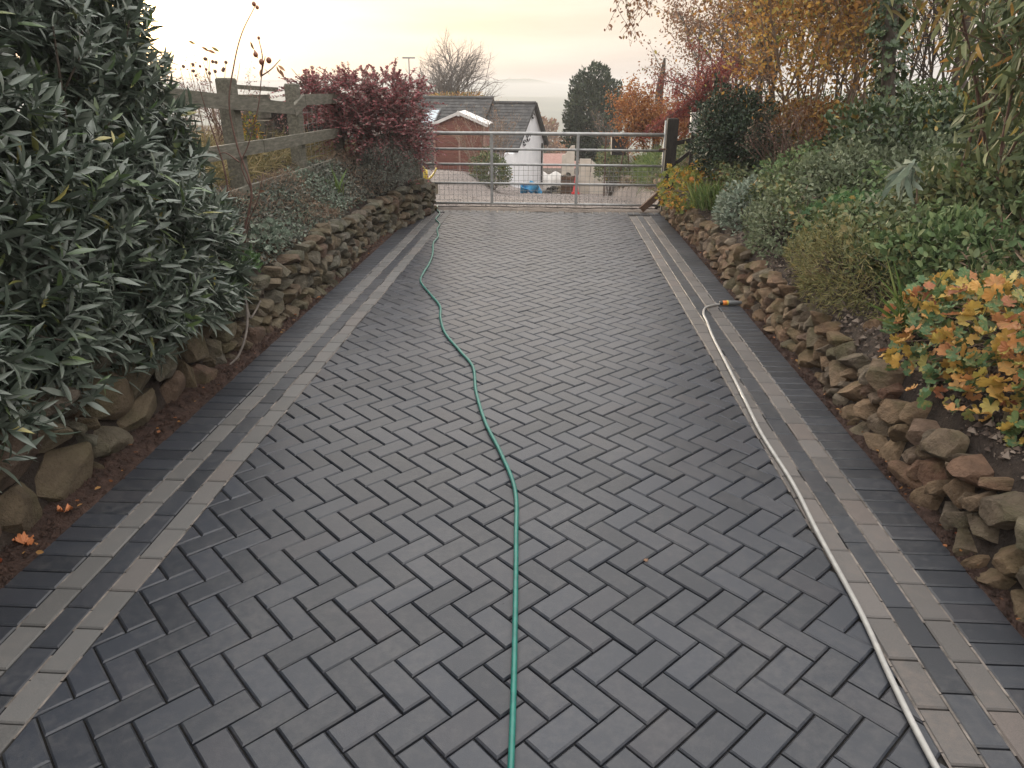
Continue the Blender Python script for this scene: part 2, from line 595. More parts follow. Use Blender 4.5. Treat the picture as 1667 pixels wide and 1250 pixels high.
M['yellow_plastic'] = noisy_mat('yellow_plastic', [(0.3, (0.48, 0.36, 0.04)), (0.7, (0.6, 0.46, 0.08))], scale=12, rough=0.45, bump=0.05)
M['red_plastic'] = noisy_mat('red_plastic', [(0.3, (0.5, 0.03, 0.035)), (0.7, (0.62, 0.06, 0.06))], scale=12, rough=0.5, bump=0.05)
M['blue_plastic'] = noisy_mat('blue_plastic', [(0.3, (0.03, 0.20, 0.42)), (0.7, (0.07, 0.33, 0.58))], scale=9, rough=0.5, bump=0.3)
M['white_sheet'] = noisy_mat('white_sheet', [(0.3, (0.6, 0.58, 0.56)), (0.7, (0.78, 0.76, 0.73))], scale=4, rough=0.7, bump=0.4)
M['glass'] = noisy_mat('window_glass', [(0.3, (0.35, 0.42, 0.46)), (0.7, (0.42, 0.48, 0.52))], scale=2, rough=0.08, bump=0, spec=1.0)
M['bark'] = noisy_mat('bark', [(0.3, (0.045, 0.034, 0.027)), (0.7, (0.13, 0.105, 0.085))], scale=16, detail=7, rough=0.9, bump=0.7, stretch=(2, 2, 0.7))
M['bark_red'] = noisy_mat('reddish_twig', [(0.3, (0.075, 0.04, 0.032)), (0.7, (0.16, 0.095, 0.075))], scale=16, rough=0.85, bump=0.3)
M['bark_pale'] = noisy_mat('pale_stem', [(0.3, (0.13, 0.09, 0.065)), (0.7, (0.26, 0.19, 0.14))], scale=16, rough=0.85, bump=0.3)
M['bark_grey'] = noisy_mat('grey_twig', [(0.3, (0.10, 0.085, 0.075)), (0.7, (0.2, 0.175, 0.155))], scale=16, rough=0.85, bump=0.3)
M['hill'] = noisy_mat('fields', [(0.35, (0.035, 0.045, 0.025)), (0.5, (0.07, 0.08, 0.04)), (0.65, (0.11, 0.11, 0.06))], scale=0.02, detail=5, rough=0.95, bump=0)


def hose_mat(name, col, col2, rough, wave_scale):
    m, n, l, b, out = new_mat(name)
    g = nd(n, 'ShaderNodeNewGeometry')
    no = nd(n, 'ShaderNodeTexNoise')
    no.inputs['Scale'].default_value = wave_scale
    no.inputs['Detail'].default_value = 4
    l.new(g.outputs['Position'], no.inputs['Vector'])
    cr = ramp(n, [(0.35, col), (0.65, col2)])
    l.new(no.outputs['Fac'], cr.inputs[0])
    l.new(cr.outputs[0], b.inputs['Base Color'])
    b.inputs['Roughness'].default_value = rough
    b.inputs['Coat Weight'].default_value = 0.15
    return m


M['hose_green'] = hose_mat('green_hose', (0.012, 0.115, 0.095), (0.02, 0.155, 0.125), 0.32, 30)
M['hose_grey'] = hose_mat('grey_hose', (0.27, 0.262, 0.25), (0.35, 0.34, 0.32), 0.38, 24)
M['hose_stripe'] = hose_mat('grey_hose_stripe', (0.20, 0.195, 0.19), (0.26, 0.25, 0.24), 0.45, 24)


def stone_mat(name, moss, tint):
    m, n, l, b, out = new_mat(name)
    oi = nd(n, 'ShaderNodeObjectInfo')
    g = nd(n, 'ShaderNodeNewGeometry')
    tc = nd(n, 'ShaderNodeTexCoord')
    cols = [(0.0, (0.150, 0.105, 0.070)), (0.22, (0.185, 0.140, 0.098)), (0.42, (0.135, 0.118, 0.098)), (0.6, (0.205, 0.158, 0.110)),
            (0.76, (0.155, 0.095, 0.072)), (0.88, (0.195, 0.175, 0.145)), (1.0, (0.120, 0.098, 0.075))]
    cr = ramp(n, [(p, tuple(a * t for a, t in zip(c, tint))) for p, c in cols])
    l.new(oi.outputs['Random'], cr.inputs[0])
    no = nd(n, 'ShaderNodeTexNoise')
    no.inputs['Scale'].default_value = 2.6
    no.inputs['Detail'].default_value = 9
    no.inputs['Roughness'].default_value = 0.66
    no.noise_dimensions = '4D'
    l.new(tc.outputs['Object'], no.inputs['Vector'])
    sc = nd(n, 'ShaderNodeMath', operation='MULTIPLY')
    l.new(oi.outputs['Random'], sc.inputs[0])
    sc.inputs[1].default_value = 50
    l.new(sc.outputs[0], no.inputs['W'])
    mr = nd(n, 'ShaderNodeMapRange')
    mr.inputs['From Min'].default_value = 0.3
    mr.inputs['From Max'].default_value = 0.7
    mr.inputs['To Min'].default_value = 0.5
    mr.inputs['To Max'].default_value = 1.5
    l.new(no.outputs['Fac'], mr.inputs['Value'])
    mu = nd(n, 'ShaderNodeMix', data_type='RGBA', blend_type='MULTIPLY')
    mu.inputs['Factor'].default_value = 1
    l.new(cr.outputs[0], mu.inputs['A'])
    l.new(mr.outputs[0], mu.inputs['B'])
    # moss and algae in patches
    mo = nd(n, 'ShaderNodeTexNoise')
    mo.inputs['Scale'].default_value = 5
    mo.inputs['Detail'].default_value = 7
    l.new(g.outputs['Position'], mo.inputs['Vector'])
    m2 = nd(n, 'ShaderNodeMapRange')
    m2.inputs['From Min'].default_value = 0.48
    m2.inputs['From Max'].default_value = 0.68
    m2.inputs['To Max'].default_value = moss
    l.new(mo.outputs['Fac'], m2.inputs['Value'])
    mx = nd(n, 'ShaderNodeMix', data_type='RGBA')
    l.new(m2.outputs[0], mx.inputs['Factor'])
    l.new(mu.outputs['Result'], mx.inputs['A'])
    mx.inputs['B'].default_value = (0.085, 0.09, 0.035, 1)
    l.new(mx.outputs['Result'], b.inputs['Base Color'])
    b.inputs['Roughness'].default_value = 0.88
    b.inputs['Specular IOR Level'].default_value = 0.3
    n2 = nd(n, 'ShaderNodeTexNoise')
    n2.inputs['Scale'].default_value = 55
    n2.inputs['Detail'].default_value = 7
    n2.inputs['Roughness'].default_value = 0.7
    l.new(g.outputs['Position'], n2.inputs['Vector'])
    ad = nd(n, 'ShaderNodeMath', operation='ADD')
    l.new(n2.outputs['Fac'], ad.inputs[0])
    l.new(no.outputs['Fac'], ad.inputs[1])
    bp = nd(n, 'ShaderNodeBump')
    bp.inputs['Strength'].default_value = 1.0
    bp.inputs['Distance'].default_value = 0.03
    l.new(ad.outputs[0], bp.inputs['Height'])
    l.new(bp.outputs[0], b.inputs['Normal'])
    return m


M['stone_right'] = stone_mat('warm_field_stone', 0.5, (1.08, 0.98, 0.88))
M['stone_left'] = stone_mat('grey_field_stone', 0.35, (0.80, 0.85, 0.83))

L = {}
L['laurel'] = leaf_mat('laurel_leaf', [(0, (0.055, 0.078, 0.056)), (0.5, (0.09, 0.118, 0.09)), (0.9, (0.13, 0.155, 0.125)), (0.94, (0.08, 0.14, 0.045)), (0.985, (0.12, 0.17, 0.06)), (1, (0.30, 0.26, 0.07))], rough=0.42, transl=0.15, spec=0.9)
L['ivy'] = leaf_mat('ivy_leaf', [(0, (0.032, 0.055, 0.024)), (0.7, (0.068, 0.105, 0.04)), (0.95, (0.09, 0.11, 0.04)), (1, (0.3, 0.2, 0.03))], rough=0.4, transl=0.15)
L['sage'] = leaf_mat('grey_green_leaf', [(0, (0.075, 0.095, 0.052)), (0.5, (0.135, 0.165, 0.098)), (1, (0.215, 0.24, 0.16))], rough=0.75, transl=0.2, spec=0.25)
L['silver'] = leaf_mat('silver_leaf', [(0, (0.09, 0.12, 0.09)), (0.5, (0.17, 0.215, 0.165)), (1, (0.26, 0.29, 0.235))], rough=0.8, transl=0.2, spec=0.25)
L['green'] = leaf_mat('mid_green_leaf', [(0, (0.035, 0.075, 0.025)), (0.5, (0.06, 0.12, 0.04)), (1, (0.11, 0.175, 0.065))], rough=0.55, transl=0.25)
L['sage_green'] = leaf_mat('soft_green_leaf', [(0, (0.055, 0.095, 0.038)), (0.5, (0.10, 0.155, 0.062)), (0.9, (0.16, 0.205, 0.095)), (1, (0.2, 0.19, 0.08))], rough=0.7, transl=0.25, spec=0.3)
L['dull_green'] = leaf_mat('dull_green_leaf', [(0, (0.05, 0.07, 0.03)), (0.45, (0.096, 0.125, 0.052)), (0.8, (0.165, 0.19, 0.088)), (0.93, (0.17, 0.15, 0.065)), (1, (0.26, 0.17, 0.06))], rough=0.6, transl=0.2, spec=0.35)
L['yellow_green'] = leaf_mat('yellow_green_leaf', [(0, (0.085, 0.095, 0.035)), (0.5, (0.155, 0.15, 0.06)), (1, (0.24, 0.2, 0.085))], rough=0.7, transl=0.25, spec=0.3)
L['geranium'] = leaf_mat('turning_geranium_leaf', [(0, (0.07, 0.14, 0.065)), (0.34, (0.11, 0.18, 0.075)), (0.42, (0.32, 0.29, 0.08)), (0.60, (0.50, 0.34, 0.085)), (0.82, (0.50, 0.26, 0.085)), (0.95, (0.42, 0.18, 0.085)), (1, (0.27, 0.10, 0.06))], rough=0.55, transl=0.3, spec=0.35, mottle=(0.36, 0.25, 0.09))
L['geranium_green'] = leaf_mat('green_geranium_leaf', [(0, (0.05, 0.115, 0.045)), (0.6, (0.09, 0.18, 0.07)), (0.92, (0.15, 0.23, 0.10)), (1, (0.45, 0.22, 0.05))], rough=0.6, transl=0.3, spec=0.35)
L['geranium_yellow'] = leaf_mat('yellow_geranium_leaf', [(0, (0.09, 0.12, 0.03)), (0.3, (0.16, 0.18, 0.04)), (0.6, (0.36, 0.28, 0.05)), (0.85, (0.48, 0.28, 0.05)), (1, (0.42, 0.15, 0.05))], rough=0.6, transl=0.3, spec=0.3)
L['golden'] = leaf_mat('golden_leaf', [(0, (0.14, 0.08, 0.035)), (0.2, (0.27, 0.13, 0.04)), (0.45, (0.36, 0.19, 0.05)), (0.75, (0.44, 0.27, 0.07)), (0.9, (0.30, 0.26, 0.08)), (1, (0.14, 0.15, 0.05))], rough=0.6, transl=0.4, spec=0.3)
L['russet'] = leaf_mat('russet_leaf', [(0, (0.17, 0.085, 0.035)), (0.4, (0.30, 0.14, 0.045)), (0.75, (0.36, 0.2, 0.06)), (1, (0.26, 0.23, 0.08))], rough=0.6, transl=0.4, spec=0.3)
L['bronze'] = leaf_mat('bronze_leaf', [(0, (0.13, 0.07, 0.045)), (0.5, (0.24, 0.13, 0.08)), (0.85, (0.33, 0.2, 0.12)), (1, (0.17, 0.16, 0.06))], rough=0.65, transl=0.35, spec=0.3)
L['orange'] = leaf_mat('orange_leaf', [(0, (0.16, 0.06, 0.03)), (0.5, (0.32, 0.125, 0.045)), (1, (0.36, 0.2, 0.07))], rough=0.65, transl=0.35, spec=0.3)
L['acer'] = leaf_mat('dark_red_leaf', [(0, (0.11, 0.022, 0.026)), (0.5, (0.22, 0.045, 0.046)), (1, (0.32, 0.09, 0.07))], rough=0.6, transl=0.35, spec=0.3)
L['cotoneaster'] = leaf_mat('cotoneaster_leaf', [(0, (0.15, 0.07, 0.07)), (0.3, (0.26, 0.085, 0.095)), (0.6, (0.36, 0.115, 0.125)), (0.82, (0.24, 0.165, 0.155)), (1, (0.15, 0.14, 0.11))], rough=0.6, transl=0.25, spec=0.3)
L['yew'] = leaf_mat('dark_evergreen_leaf', [(0, (0.012, 0.026, 0.014)), (0.6, (0.026, 0.048, 0.026)), (1, (0.05, 0.075, 0.035))], rough=0.55, transl=0.08, spec=0.4)
L['conifer'] = leaf_mat('grey_evergreen_leaf', [(0, (0.022, 0.036, 0.022)), (0.6, (0.042, 0.06, 0.034)), (1, (0.075, 0.09, 0.05))], rough=0.65, transl=0.1, spec=0.3)
L['brown'] = leaf_mat('dead_leaf', [(0, (0.11, 0.075, 0.055)), (0.6, (0.21, 0.15, 0.11)), (1, (0.32, 0.235, 0.17))], rough=0.8, transl=0.15, spec=0.2)
L['grass'] = leaf_mat('grass_blade', [(0, (0.06, 0.10, 0.025)), (0.6, (0.10, 0.155, 0.04)), (1, (0.17, 0.19, 0.07))], rough=0.6, transl=0.3, spec=0.3)
L['dry_grass'] = leaf_mat('dry_grass_blade', [(0, (0.11, 0.10, 0.045)), (0.6, (0.21, 0.175, 0.085)), (1, (0.29, 0.22, 0.12))], rough=0.75, transl=0.3, spec=0.2)
L['grey_shrub'] = leaf_mat('grey_shrub_leaf', [(0, (0.075, 0.085, 0.07)), (0.6, (0.135, 0.14, 0.12)), (1, (0.21, 0.205, 0.175))], rough=0.8, transl=0.15, spec=0.2)
L['hip'] = leaf_mat('rose_hip', [(0, (0.16, 0.05, 0.03)), (1, (0.25, 0.09, 0.05))], rough=0.4, transl=0.0)
L['ferny'] = leaf_mat('pale_pink_twig', [(0, (0.15, 0.09, 0.08)), (1, (0.28, 0.17, 0.15))], rough=0.8, transl=0.1)

# ---------------------------------------------------------------- terrain
def sstep(a, b, x):
    t = np.clip((x - a) / (b - a), 0, 1)
    return t * t * (3 - 2 * t)


def wall_left_x(y):
    """Front foot of the wall on the left of the drive."""
    y = np.asarray(y, float)
    return -2.10 + 0.06 * np.sin(y * 1.1 + 0.6) * sstep(1, 3, y) * (1 - sstep(8, 9.5, y)) + 0.33 * sstep(8.6, 11.0, y)


def wall_right_x(y):
    y = np.asarray(y, float)
    return 1.70 + 0.02 * np.sin(y * 1.7) - 0.04 * sstep(8.5, 11, y)


def terrain(x, y):
    x, y = np.asarray(x, float), np.asarray(y, float)
    zb = np.where(y < 11.5, -0.06, -0.06 - 0.112 * (np.minimum(y, 34) - 11.5))
    zb = zb - 0.10 * np.clip(y - 44, 0, 206)
    zb = zb - 0.05 * np.clip(y - 250, 0, 180)
    und = wob(np.stack([x * 0.006, y * 0.004], -1))
    zb = zb + sstep(430, 720, y) * (23 + 7 * und) + sstep(900, 1500, y) * (14 + 10 * und)
    zb = zb + 0.62 * sstep(-1.3, -2.7, x) * sstep(13, 19, y) * (1 - sstep(30, 40, y))
    far = sstep(30, 60, y)
    # left bank
    xl = wall_left_x(np.minimum(y, 11)) - 3.2 * sstep(11.1, 12.6, y)
    d = xl - x
    top = 0.80 - 0.03 * np.clip(y - 13, 0, 60)
    bl = np.where(d < 0.02, 0, 0.40 * sstep(0.02, 0.16, d) + 0.38 * sstep(0.15, 0.62, d) + 0.04 * wob(np.stack([x, y], -1) * 1.2) * sstep(.5, 1, d))
    zl = np.where(d > 0, np.maximum(zb, zb * (1 - sstep(0, 0.3, d)) + bl * top / 0.80) * (1 - far) + zb * far, zb)
    # right bank
    xr = wall_right_x(np.minimum(y, 11)) + 0.12 * sstep(11, 13, y)
    e = x - xr
    k = 1 - sstep(12, 24, y)
    topr = 0.40 * sstep(0.03, 0.17, e) + 0.36 * np.clip(e - 0.15, 0, 2.4) + 0.05 * np.clip(e - 2.5, 0, 6) + 0.05 * wob(np.stack([x, y], -1) * 1.1) * sstep(.4, 1, e)
    zr = np.where(e > 0, np.maximum(zb, np.where(y < 12, topr, topr * (0.55 + 0.45 * k) + zb * sstep(12, 20, y) * 0.75) * (1 - far) + zb * far), zb)
    return np.where(x < 0, zl, zr)


def axis(parts):
    out = []
    for a, b, st in parts:
        out += list(np.arange(a, b, st))
    return np.array(sorted(set(np.round(out + [parts[-1][1]], 4))))


def build_ground():
    xs = axis([(-2600, -200, 150), (-200, -30, 12), (-30, -8, 1.5), (-8, -3.2, 0.35), (-3.2, -1.7, 0.06), (-1.7, 1.6, 0.3), (1.6, 3.6, 0.06), (3.6, 8, 0.3), (8, 30, 1.5), (30, 200, 12), (200, 2600, 150)])
    ys = axis([(-12, 0, 1.5), (0, 12, 0.14), (12, 26, 0.4), (26, 60, 1.2), (60, 300, 9), (300, 1000, 24), (1000, 3000, 120)])
    X, Y = np.meshgrid(xs, ys)
    Z = terrain(X, Y)
    V = np.stack([X, Y, Z], -1).reshape(-1, 3)
    nx, ny = len(xs), len(ys)
    i = (np.arange(ny - 1)[:, None] * nx + np.arange(nx - 1)[None, :])
    F = np.stack([i, i + 1, i + nx + 1, i + nx], -1).reshape(-1, 4)
    # near ground is soil, beyond the yard it is fields
    me = mesh_np('ground', V, F, M['dark_soil'], True)
    me.materials.append(M['hill'])
    cy = V[F[:, 0], 1]
    cx = V[F[:, 0], 0]
    me.polygons.foreach_set('material_index', ((cy > 44) | (np.abs(cx) > 30)).astype(np.int32))
    o = link('ground', me)
    o['kind'] = 'structure'
    return o


build_ground()


def sheet(name, xs, ys, dz, mat, kind='structure', bump=0.0, smooth=True):
    X, Y = np.meshgrid(xs, ys)
    Z = terrain(X, Y) + dz + bump * wob(np.stack([X, Y], -1) * 5)
    V = np.stack([X, Y, Z], -1).reshape(-1, 3)
    nx, ny = len(xs), len(ys)
    i = (np.arange(ny - 1)[:, None] * nx + np.arange(nx - 1)[None, :])
    F = np.stack([i, i + 1, i + nx + 1, i + nx], -1).reshape(-1, 4)
    o = link(name, mesh_np(name, V, F, mat, smooth))
    if kind:
        o['kind'] = kind
    return o


yard = sheet('gravel_yard', axis([(-8.5, -3, 0.5), (-3, 1.8, 0.15)]), axis([(11.95, 20, 0.25), (20, 40, 0.6)]), 0.065, M['gravel'], bump=0.01)


def gravel_stones():
    n = 9000
    y = 12.0 + 20 * rng.random(n) ** 1.5
    x = rng.uniform(-5.5, 1.75, n)
    z = terrain(x, y) + 0.072
    ok = np.ones(n, bool)
    tv = np.array([(-1, 0, 0), (1, 0, 0), (0, -1, 0), (0, 1, 0), (0, 0, 1)], float) * 0.5
    tf = np.array([[0, 2, 4], [2, 1, 4], [1, 3, 4], [3, 0, 4]])
    P = np.stack([x, y, z], -1)[ok]
    s = rng.uniform(0.012, 0.034, len(P))
    a = rng.uniform(0, 6.28, len(P))
    sc = rng.uniform(0.6, 1.3, (len(P), 3))
    v = tv[None] * sc[:, None, :] * s[:, None, None]
    c, si = np.cos(a)[:, None], np.sin(a)[:, None]
    v = np.stack([c * v[..., 0] - si * v[..., 1], si * v[..., 0] + c * v[..., 1], v[..., 2]], -1) + P[:, None, :]
    F = (tf[None] + (np.arange(len(P)) * 5)[:, None, None]).reshape(-1, 3)
    o = link('loose_gravel', mesh_np('loose_gravel', v.reshape(-1, 3), F, noisy_mat('gravel_stone', [(0.3, (0.09, 0.075, 0.07)), (0.5, (0.2, 0.175, 0.16)), (0.7, (0.36, 0.32, 0.3))], scale=3, rough=0.85, bump=0, per_piece=0.5)))
    o['kind'] = 'stuff'
    tag(o, 'loose pinkish grey gravel spread over the yard behind the gate', 'gravel')


gravel_stones()
# rough strip of old concrete and earth between the new paving and the gate
sheet('threshold_strip', axis([(-1.85, 1.66, 0.09)]), axis([(11.135, 11.96, 0.055)]), 0.052, M['concrete'], bump=0.012)

# ---------------------------------------------------------------- paving
U = 0.1025           # block module: 200 x 100 block with its joint
GAP = 0.0060
X_IN_L, X_IN_R = -1.503, 1.141
Y0, Y1 = 0.75, 11.03


def clip_poly(poly, a, b, c):
    """Keep the side a*x+b*y<=c."""
    out = []
    for i in range(len(poly)):
        p, q = poly[i], poly[(i + 1) % len(poly)]
        dp, dq = a * p[0] + b * p[1] - c, a * q[0] + b * q[1] - c
        if dp <= 0:
            out.append(p)
        if dp * dq < 0:
            t = dp / (dp - dq)
            out.append((p[0] + t * (q[0] - p[0]), p[1] + t * (q[1] - p[1])))
    return out


def block_geom(poly, ch=0.006, ht=0.05, zt=0.0, drop=0.0055):
    """A convex block with a chamfered top edge; poly counter-clockwise."""
    k = len(poly)
    P = np.array(poly)
    c = P.mean(0)
    inset = []
    for i in range(k):
        a, b, d = P[i - 1], P[i], P[(i + 1) % k]
        e1, e2 = unit(b - a), unit(d - b)
        n1, n2 = np.array([-e1[1], e1[0]]), np.array([-e2[1], e2[0]])
        den = 1 + float(n1 @ n2)
        inset.append(b + ch * (n1 + n2) / max(den, 0.5))
    inset = np.array(inset)
    V = np.concatenate([np.c_[inset, np.full(k, zt)], np.c_[P, np.full(k, zt - drop)], np.c_[P, np.full(k, zt - ht)]])
    q = []
    for i in range(k):
        j = (i + 1) % k
        q += [(i, k + i, k + j, j), (k + i, 2 * k + i, 2 * k + j, k + j)]
    return V, [np.array(q)[:, ::-1][:, [0, 1, 2, 3]][:, ::-1], np.array([list(range(k))])]


def rect(l, w):
    return [(-l / 2, -w / 2), (l / 2, -w / 2), (l / 2, w / 2), (-l / 2, w / 2)]


def block_mesh(name, poly, mat, **kw):
    V, F = block_geom(poly, **kw)
    return mesh_np(name, V, F, mat)


driveway = link('driveway', mesh_np('driveway', [(-2.02, 0.6, -0.015), (1.66, 0.6, -0.015), (1.66, 11.14, -0.015), (-2.02, 11.14, -0.015)], np.array([[0, 1, 2, 3]]), M['joint']))
driveway['kind'] = 'structure'

BL, BW = 2 * U - GAP, U - GAP


def build_field():
    # herringbone at 45 degrees: rows of like-laid blocks run across the drive
    eu = np.array([math.sqrt(.5), -math.sqrt(.5)])
    ev = np.array([math.sqrt(.5), math.sqrt(.5)])
    org = np.array([0.03, 0.02])
    blocks = []
    for m in range(-140, 160):
        for n in range(-60, 60):
            for kind in (0, 1):
                if kind == 0:
                    cu, cv = 1.0 + m + 4 * n, 0.5 + m
                else:
                    cu, cv = 2.5 + m + 4 * n, 0.0 + m
                c = org + U * (cu * eu + cv * ev)
                if X_IN_L - 0.2 < c[0] < X_IN_R + 0.2 and Y0 - 0.2 < c[1] < Y1 + 0.2:
                    blocks.append((kind, c))
    full_me = [block_mesh('paving_block', rect(BL, BW), M['charcoal'], ch=0.0045 + 0.0006 * k) for k in range(3)]
    jobs = []
    for kind, c in blocks:
        a = -math.pi / 4 if kind == 0 else math.pi / 4
        R = np.array([[math.cos(a), -math.sin(a)], [math.sin(a), math.cos(a)]])
        poly = [tuple(R @ np.array(p) + c) for p in rect(BL, BW)]
        g = GAP / 2
        cl = poly
        for A, B, C_ in ((1, 0, X_IN_R - g), (-1, 0, -(X_IN_L + g)), (0, 1, Y1 - g), (0, -1, -Y0)):
            cl = clip_poly(cl, A, B, C_) if len(cl) > 2 else cl
        if len(cl) < 3:
            continue
        tidy = [cl[0]]
        for p in cl[1:]:
            if math.dist(p, tidy[-1]) > 0.009:
                tidy.append(p)
        if len(tidy) > 2 and math.dist(tidy[-1], tidy[0]) < 0.009:
            tidy.pop()
        if len(tidy) < 3:
            continue
        cl = tidy
        P = np.array(cl)
        area = 0.5 * abs(np.dot(P[:, 0], np.roll(P[:, 1], -1)) - np.dot(P[:, 1], np.roll(P[:, 0], -1)))
        if area < 0.0012:
            continue
        full = area > BL * BW * 0.999
        jobs.append((c, a, full, cl, area))
    cs = np.array([np.r_[np.mean(np.array(j[3]), 0), 0] for j in jobs])
    score = np.array([j[4] for j in jobs]) / (np.linalg.norm(cs - np.array([0, 0, CAM_H]), axis=1) ** 3) * in_view(cs)
    single = set(np.argsort(-score)[:300])
    rest = MB()
    r = random.Random(11)
    for i, (c, a, full, cl, area) in enumerate(jobs):
        dz = r.gauss(0, 0.0011)
        tx, ty = r.gauss(0, 0.0045), r.gauss(0, 0.0045)
        if i in single:
            if full:
                o = link('paving_block', full_me[i % 3], driveway, (c[0], c[1], dz))
                o.rotation_euler = (tx, ty, a + r.gauss(0, 0.004) + (math.pi if r.random() < .5 else 0))
            else:
                cc = np.mean(np.array(cl), 0)
                me = block_mesh('paving_block', [tuple(np.array(p) - cc) for p in cl], M['charcoal'])
                o = link('paving_block', me, driveway, (cc[0], cc[1], dz))
                o.rotation_euler = (tx, ty, 0)
        else:
            cc = np.mean(np.array(cl), 0)
            V, F = block_geom([tuple(np.array(p) - cc) for p in cl])
            V[:, 2] += dz + V[:, 0] * ty * 1.0 - V[:, 1] * tx
            V[:, :2] += cc
            rest.add(V, F)
    o = link('paving_blocks', rest.mesh('paving_blocks', M['charcoal']), driveway, kind='stuff')
    o['label'] = 'smaller charcoal herringbone blocks towards the gate'


build_field()


def build_border(side, label_words):
    """Three stretcher courses (light, dark, light) and one course of blocks laid across at the edge."""
    s = 1 if side == 'right' else -1
    x0 = X_IN_R if side == 'right' else X_IN_L
    root = link('paving_border', mesh_np('paving_border', [(x0, 0.6, -0.0135), (x0 + s * 0.51, 0.6, -0.0135), (x0 + s * 0.51, 11.03, -0.0135), (x0, 11.03, -0.0135)],
                                        np.array([[0, 1, 2, 3]] if s > 0 else [[0, 3, 2, 1]]), M['dark_joint']))
    root['kind'] = 'structure'
    root['label'] = label_words
    lm = M['pink_block'] if side == 'right' else M['light_block']
    meshes = {
        'light_block': [block_mesh('light_block', rect(BW, 0.1955), lm, ch=0.0045 + 0.0006 * k) for k in range(2)],
        'dark_block': [block_mesh('dark_block', rect(BW, 0.1955), M['charcoal_edge'], ch=0.0045 + 0.0006 * k) for k in range(2)],
        'edge_block': [block_mesh('edge_block', rect(BL, 0.0945), M['charcoal_edge'], ch=0.006 + 0.0006 * k) for k in range(2)]}
    r = random.Random(21 if s > 0 else 22)
    S = 0.2025
    jy = (4.3693 if s > 0 else 4.5562) % S
    for ci, (kind, off, ph) in enumerate((('light_block', 0.0515, 0.0), ('dark_block', 0.1535, 0.105 if s < 0 else 0.065), ('light_block', 0.2555, 0.0 if s < 0 else 0.002))):
        y = 0.6 + jy + ph
        while y + S < 11.04:
            if y > 0.9:
                o = link(kind, meshes[kind][r.randrange(2)], root, (x0 + s * off, y + S / 2, r.gauss(0, 0.0008)))
                o.rotation_euler = (r.gauss(0, 0.004), r.gauss(0, 0.004), r.gauss(0, 0.003) + (math.pi if r.random() < .5 else 0))
            y += S
    sand = MB()
    for off in ((0.0, 0.1025, 0.2045, 0.3068) if s > 0 else (0.0, 0.1025, 0.2045, 0.3068)):
        ys = np.arange(0.8, 11.0, 0.11)
        for k in range(len(ys) - 1):
            if r.random() < (0.86 if s > 0 else 0.62):
                w, zz = 0.0042, -0.0035 + r.gauss(0, 0.0008)
                xx = x0 + s * off
                sand.add(np.array([(xx - w, ys[k], zz), (xx + w, ys[k], zz), (xx + w, ys[k + 1] - 0.004, zz), (xx - w, ys[k + 1] - 0.004, zz)]), np.array([[0, 1, 2, 3]]))
    link('jointing_sand', sand.mesh('jointing_sand', M['sand']), root, kind='stuff')
    y = 0.95 + jy
    while y < 10.98:
        o = link('edge_block', meshes['edge_block'][r.randrange(2)], root, (x0 + s * (0.3075 + U) + r.gauss(0, 0.0015), y, r.gauss(0, 0.001)))
        o.rotation_euler = (r.gauss(0, 0.005), r.gauss(0, 0.004), r.gauss(0, 0.004))
        y += U - 0.0012
    return root


build_border('right', 'paved edging beside the wall with the orange geranium')
build_border('left', 'paved edging beside the wall under the laurel hedge')


def build_end_course():
    me = block_mesh('end_block', rect(BW, BL), M['charcoal_edge'])
    r = random.Random(5)
    x = -1.80
    while x < 1.64:
        o = link('end_block', me, driveway, (x, Y1 + U / 2 + 0.05, r.gauss(0, 0.001) - 0.002))
        o.scale = (1, 0.98, 1)
        x += U


build_end_course()

# ---------------------------------------------------------------- soil strips along the walls
def soil_strip(name, xa, xb, ys, label):
    rows = []
    for y in ys:
        a, b = xa(y), xb(y)
        for t in np.linspace(0, 1, 7):
            x = a + (b - a) * t
            rows.append((x, y, -0.012 + 0.035 * t + 0.008 * float(wob(np.array([x * 14, y * 9, 0.0])))))
    V = np.array(rows)
    n = len(ys)
    i = np.arange(n - 1)[:, None] * 7 + np.arange(6)[None, :]
    F = np.stack([i, i + 1, i + 8, i + 7], -1).reshape(-1, 4)
    o = link(name, mesh_np(name, V, F, M['soil'], True))
    o['kind'] = 'structure'
    # crumbs of earth and small chippings
    nn = 5200
    y = rng.uniform(ys[0], min(ys[-1], 11), nn)
    y = ys[0] + (y - ys[0]) ** 1.0
    t = rng.random(nn)
    x = np.array([xa(v) for v in y]) * (1 - t) + np.array([xb(v) for v in y]) * t
    P = np.stack([x, y, -0.008 + 0.035 * t], -1)
    tv = np.array([(-1, 0, 0), (1, 0, 0), (0, -1, 0), (0, 1, 0), (0, 0, 1)], float) * 0.5
    tf = np.array([[0, 2, 4], [2, 1, 4], [1, 3, 4], [3, 0, 4]])
    s = 0.004 + 0.026 * rng.random(nn) ** 2.2
    V = (tv[None] * rng.uniform(0.6, 1.4, (nn, 1, 3)) * s[:, None, None]) + P[:, None, :]
    F = (tf[None] + (np.arange(nn) * 5)[:, None, None]).reshape(-1, 3)
    c = link('soil_crumbs', mesh_np('soil_crumbs', V.reshape(-1, 3), F, M['soil']), o, kind='stuff')
    return o


ys_ = np.arange(0.6, 11.2, 0.07)
soil_strip('left_soil_strip', lambda y: -2.006, lambda y: float(wall_left_x(y)) - 0.06, ys_, '')
soil_strip('right_soil_strip', lambda y: 1.648, lambda y: float(wall_right_x(y)) + 0.06, ys_, '')

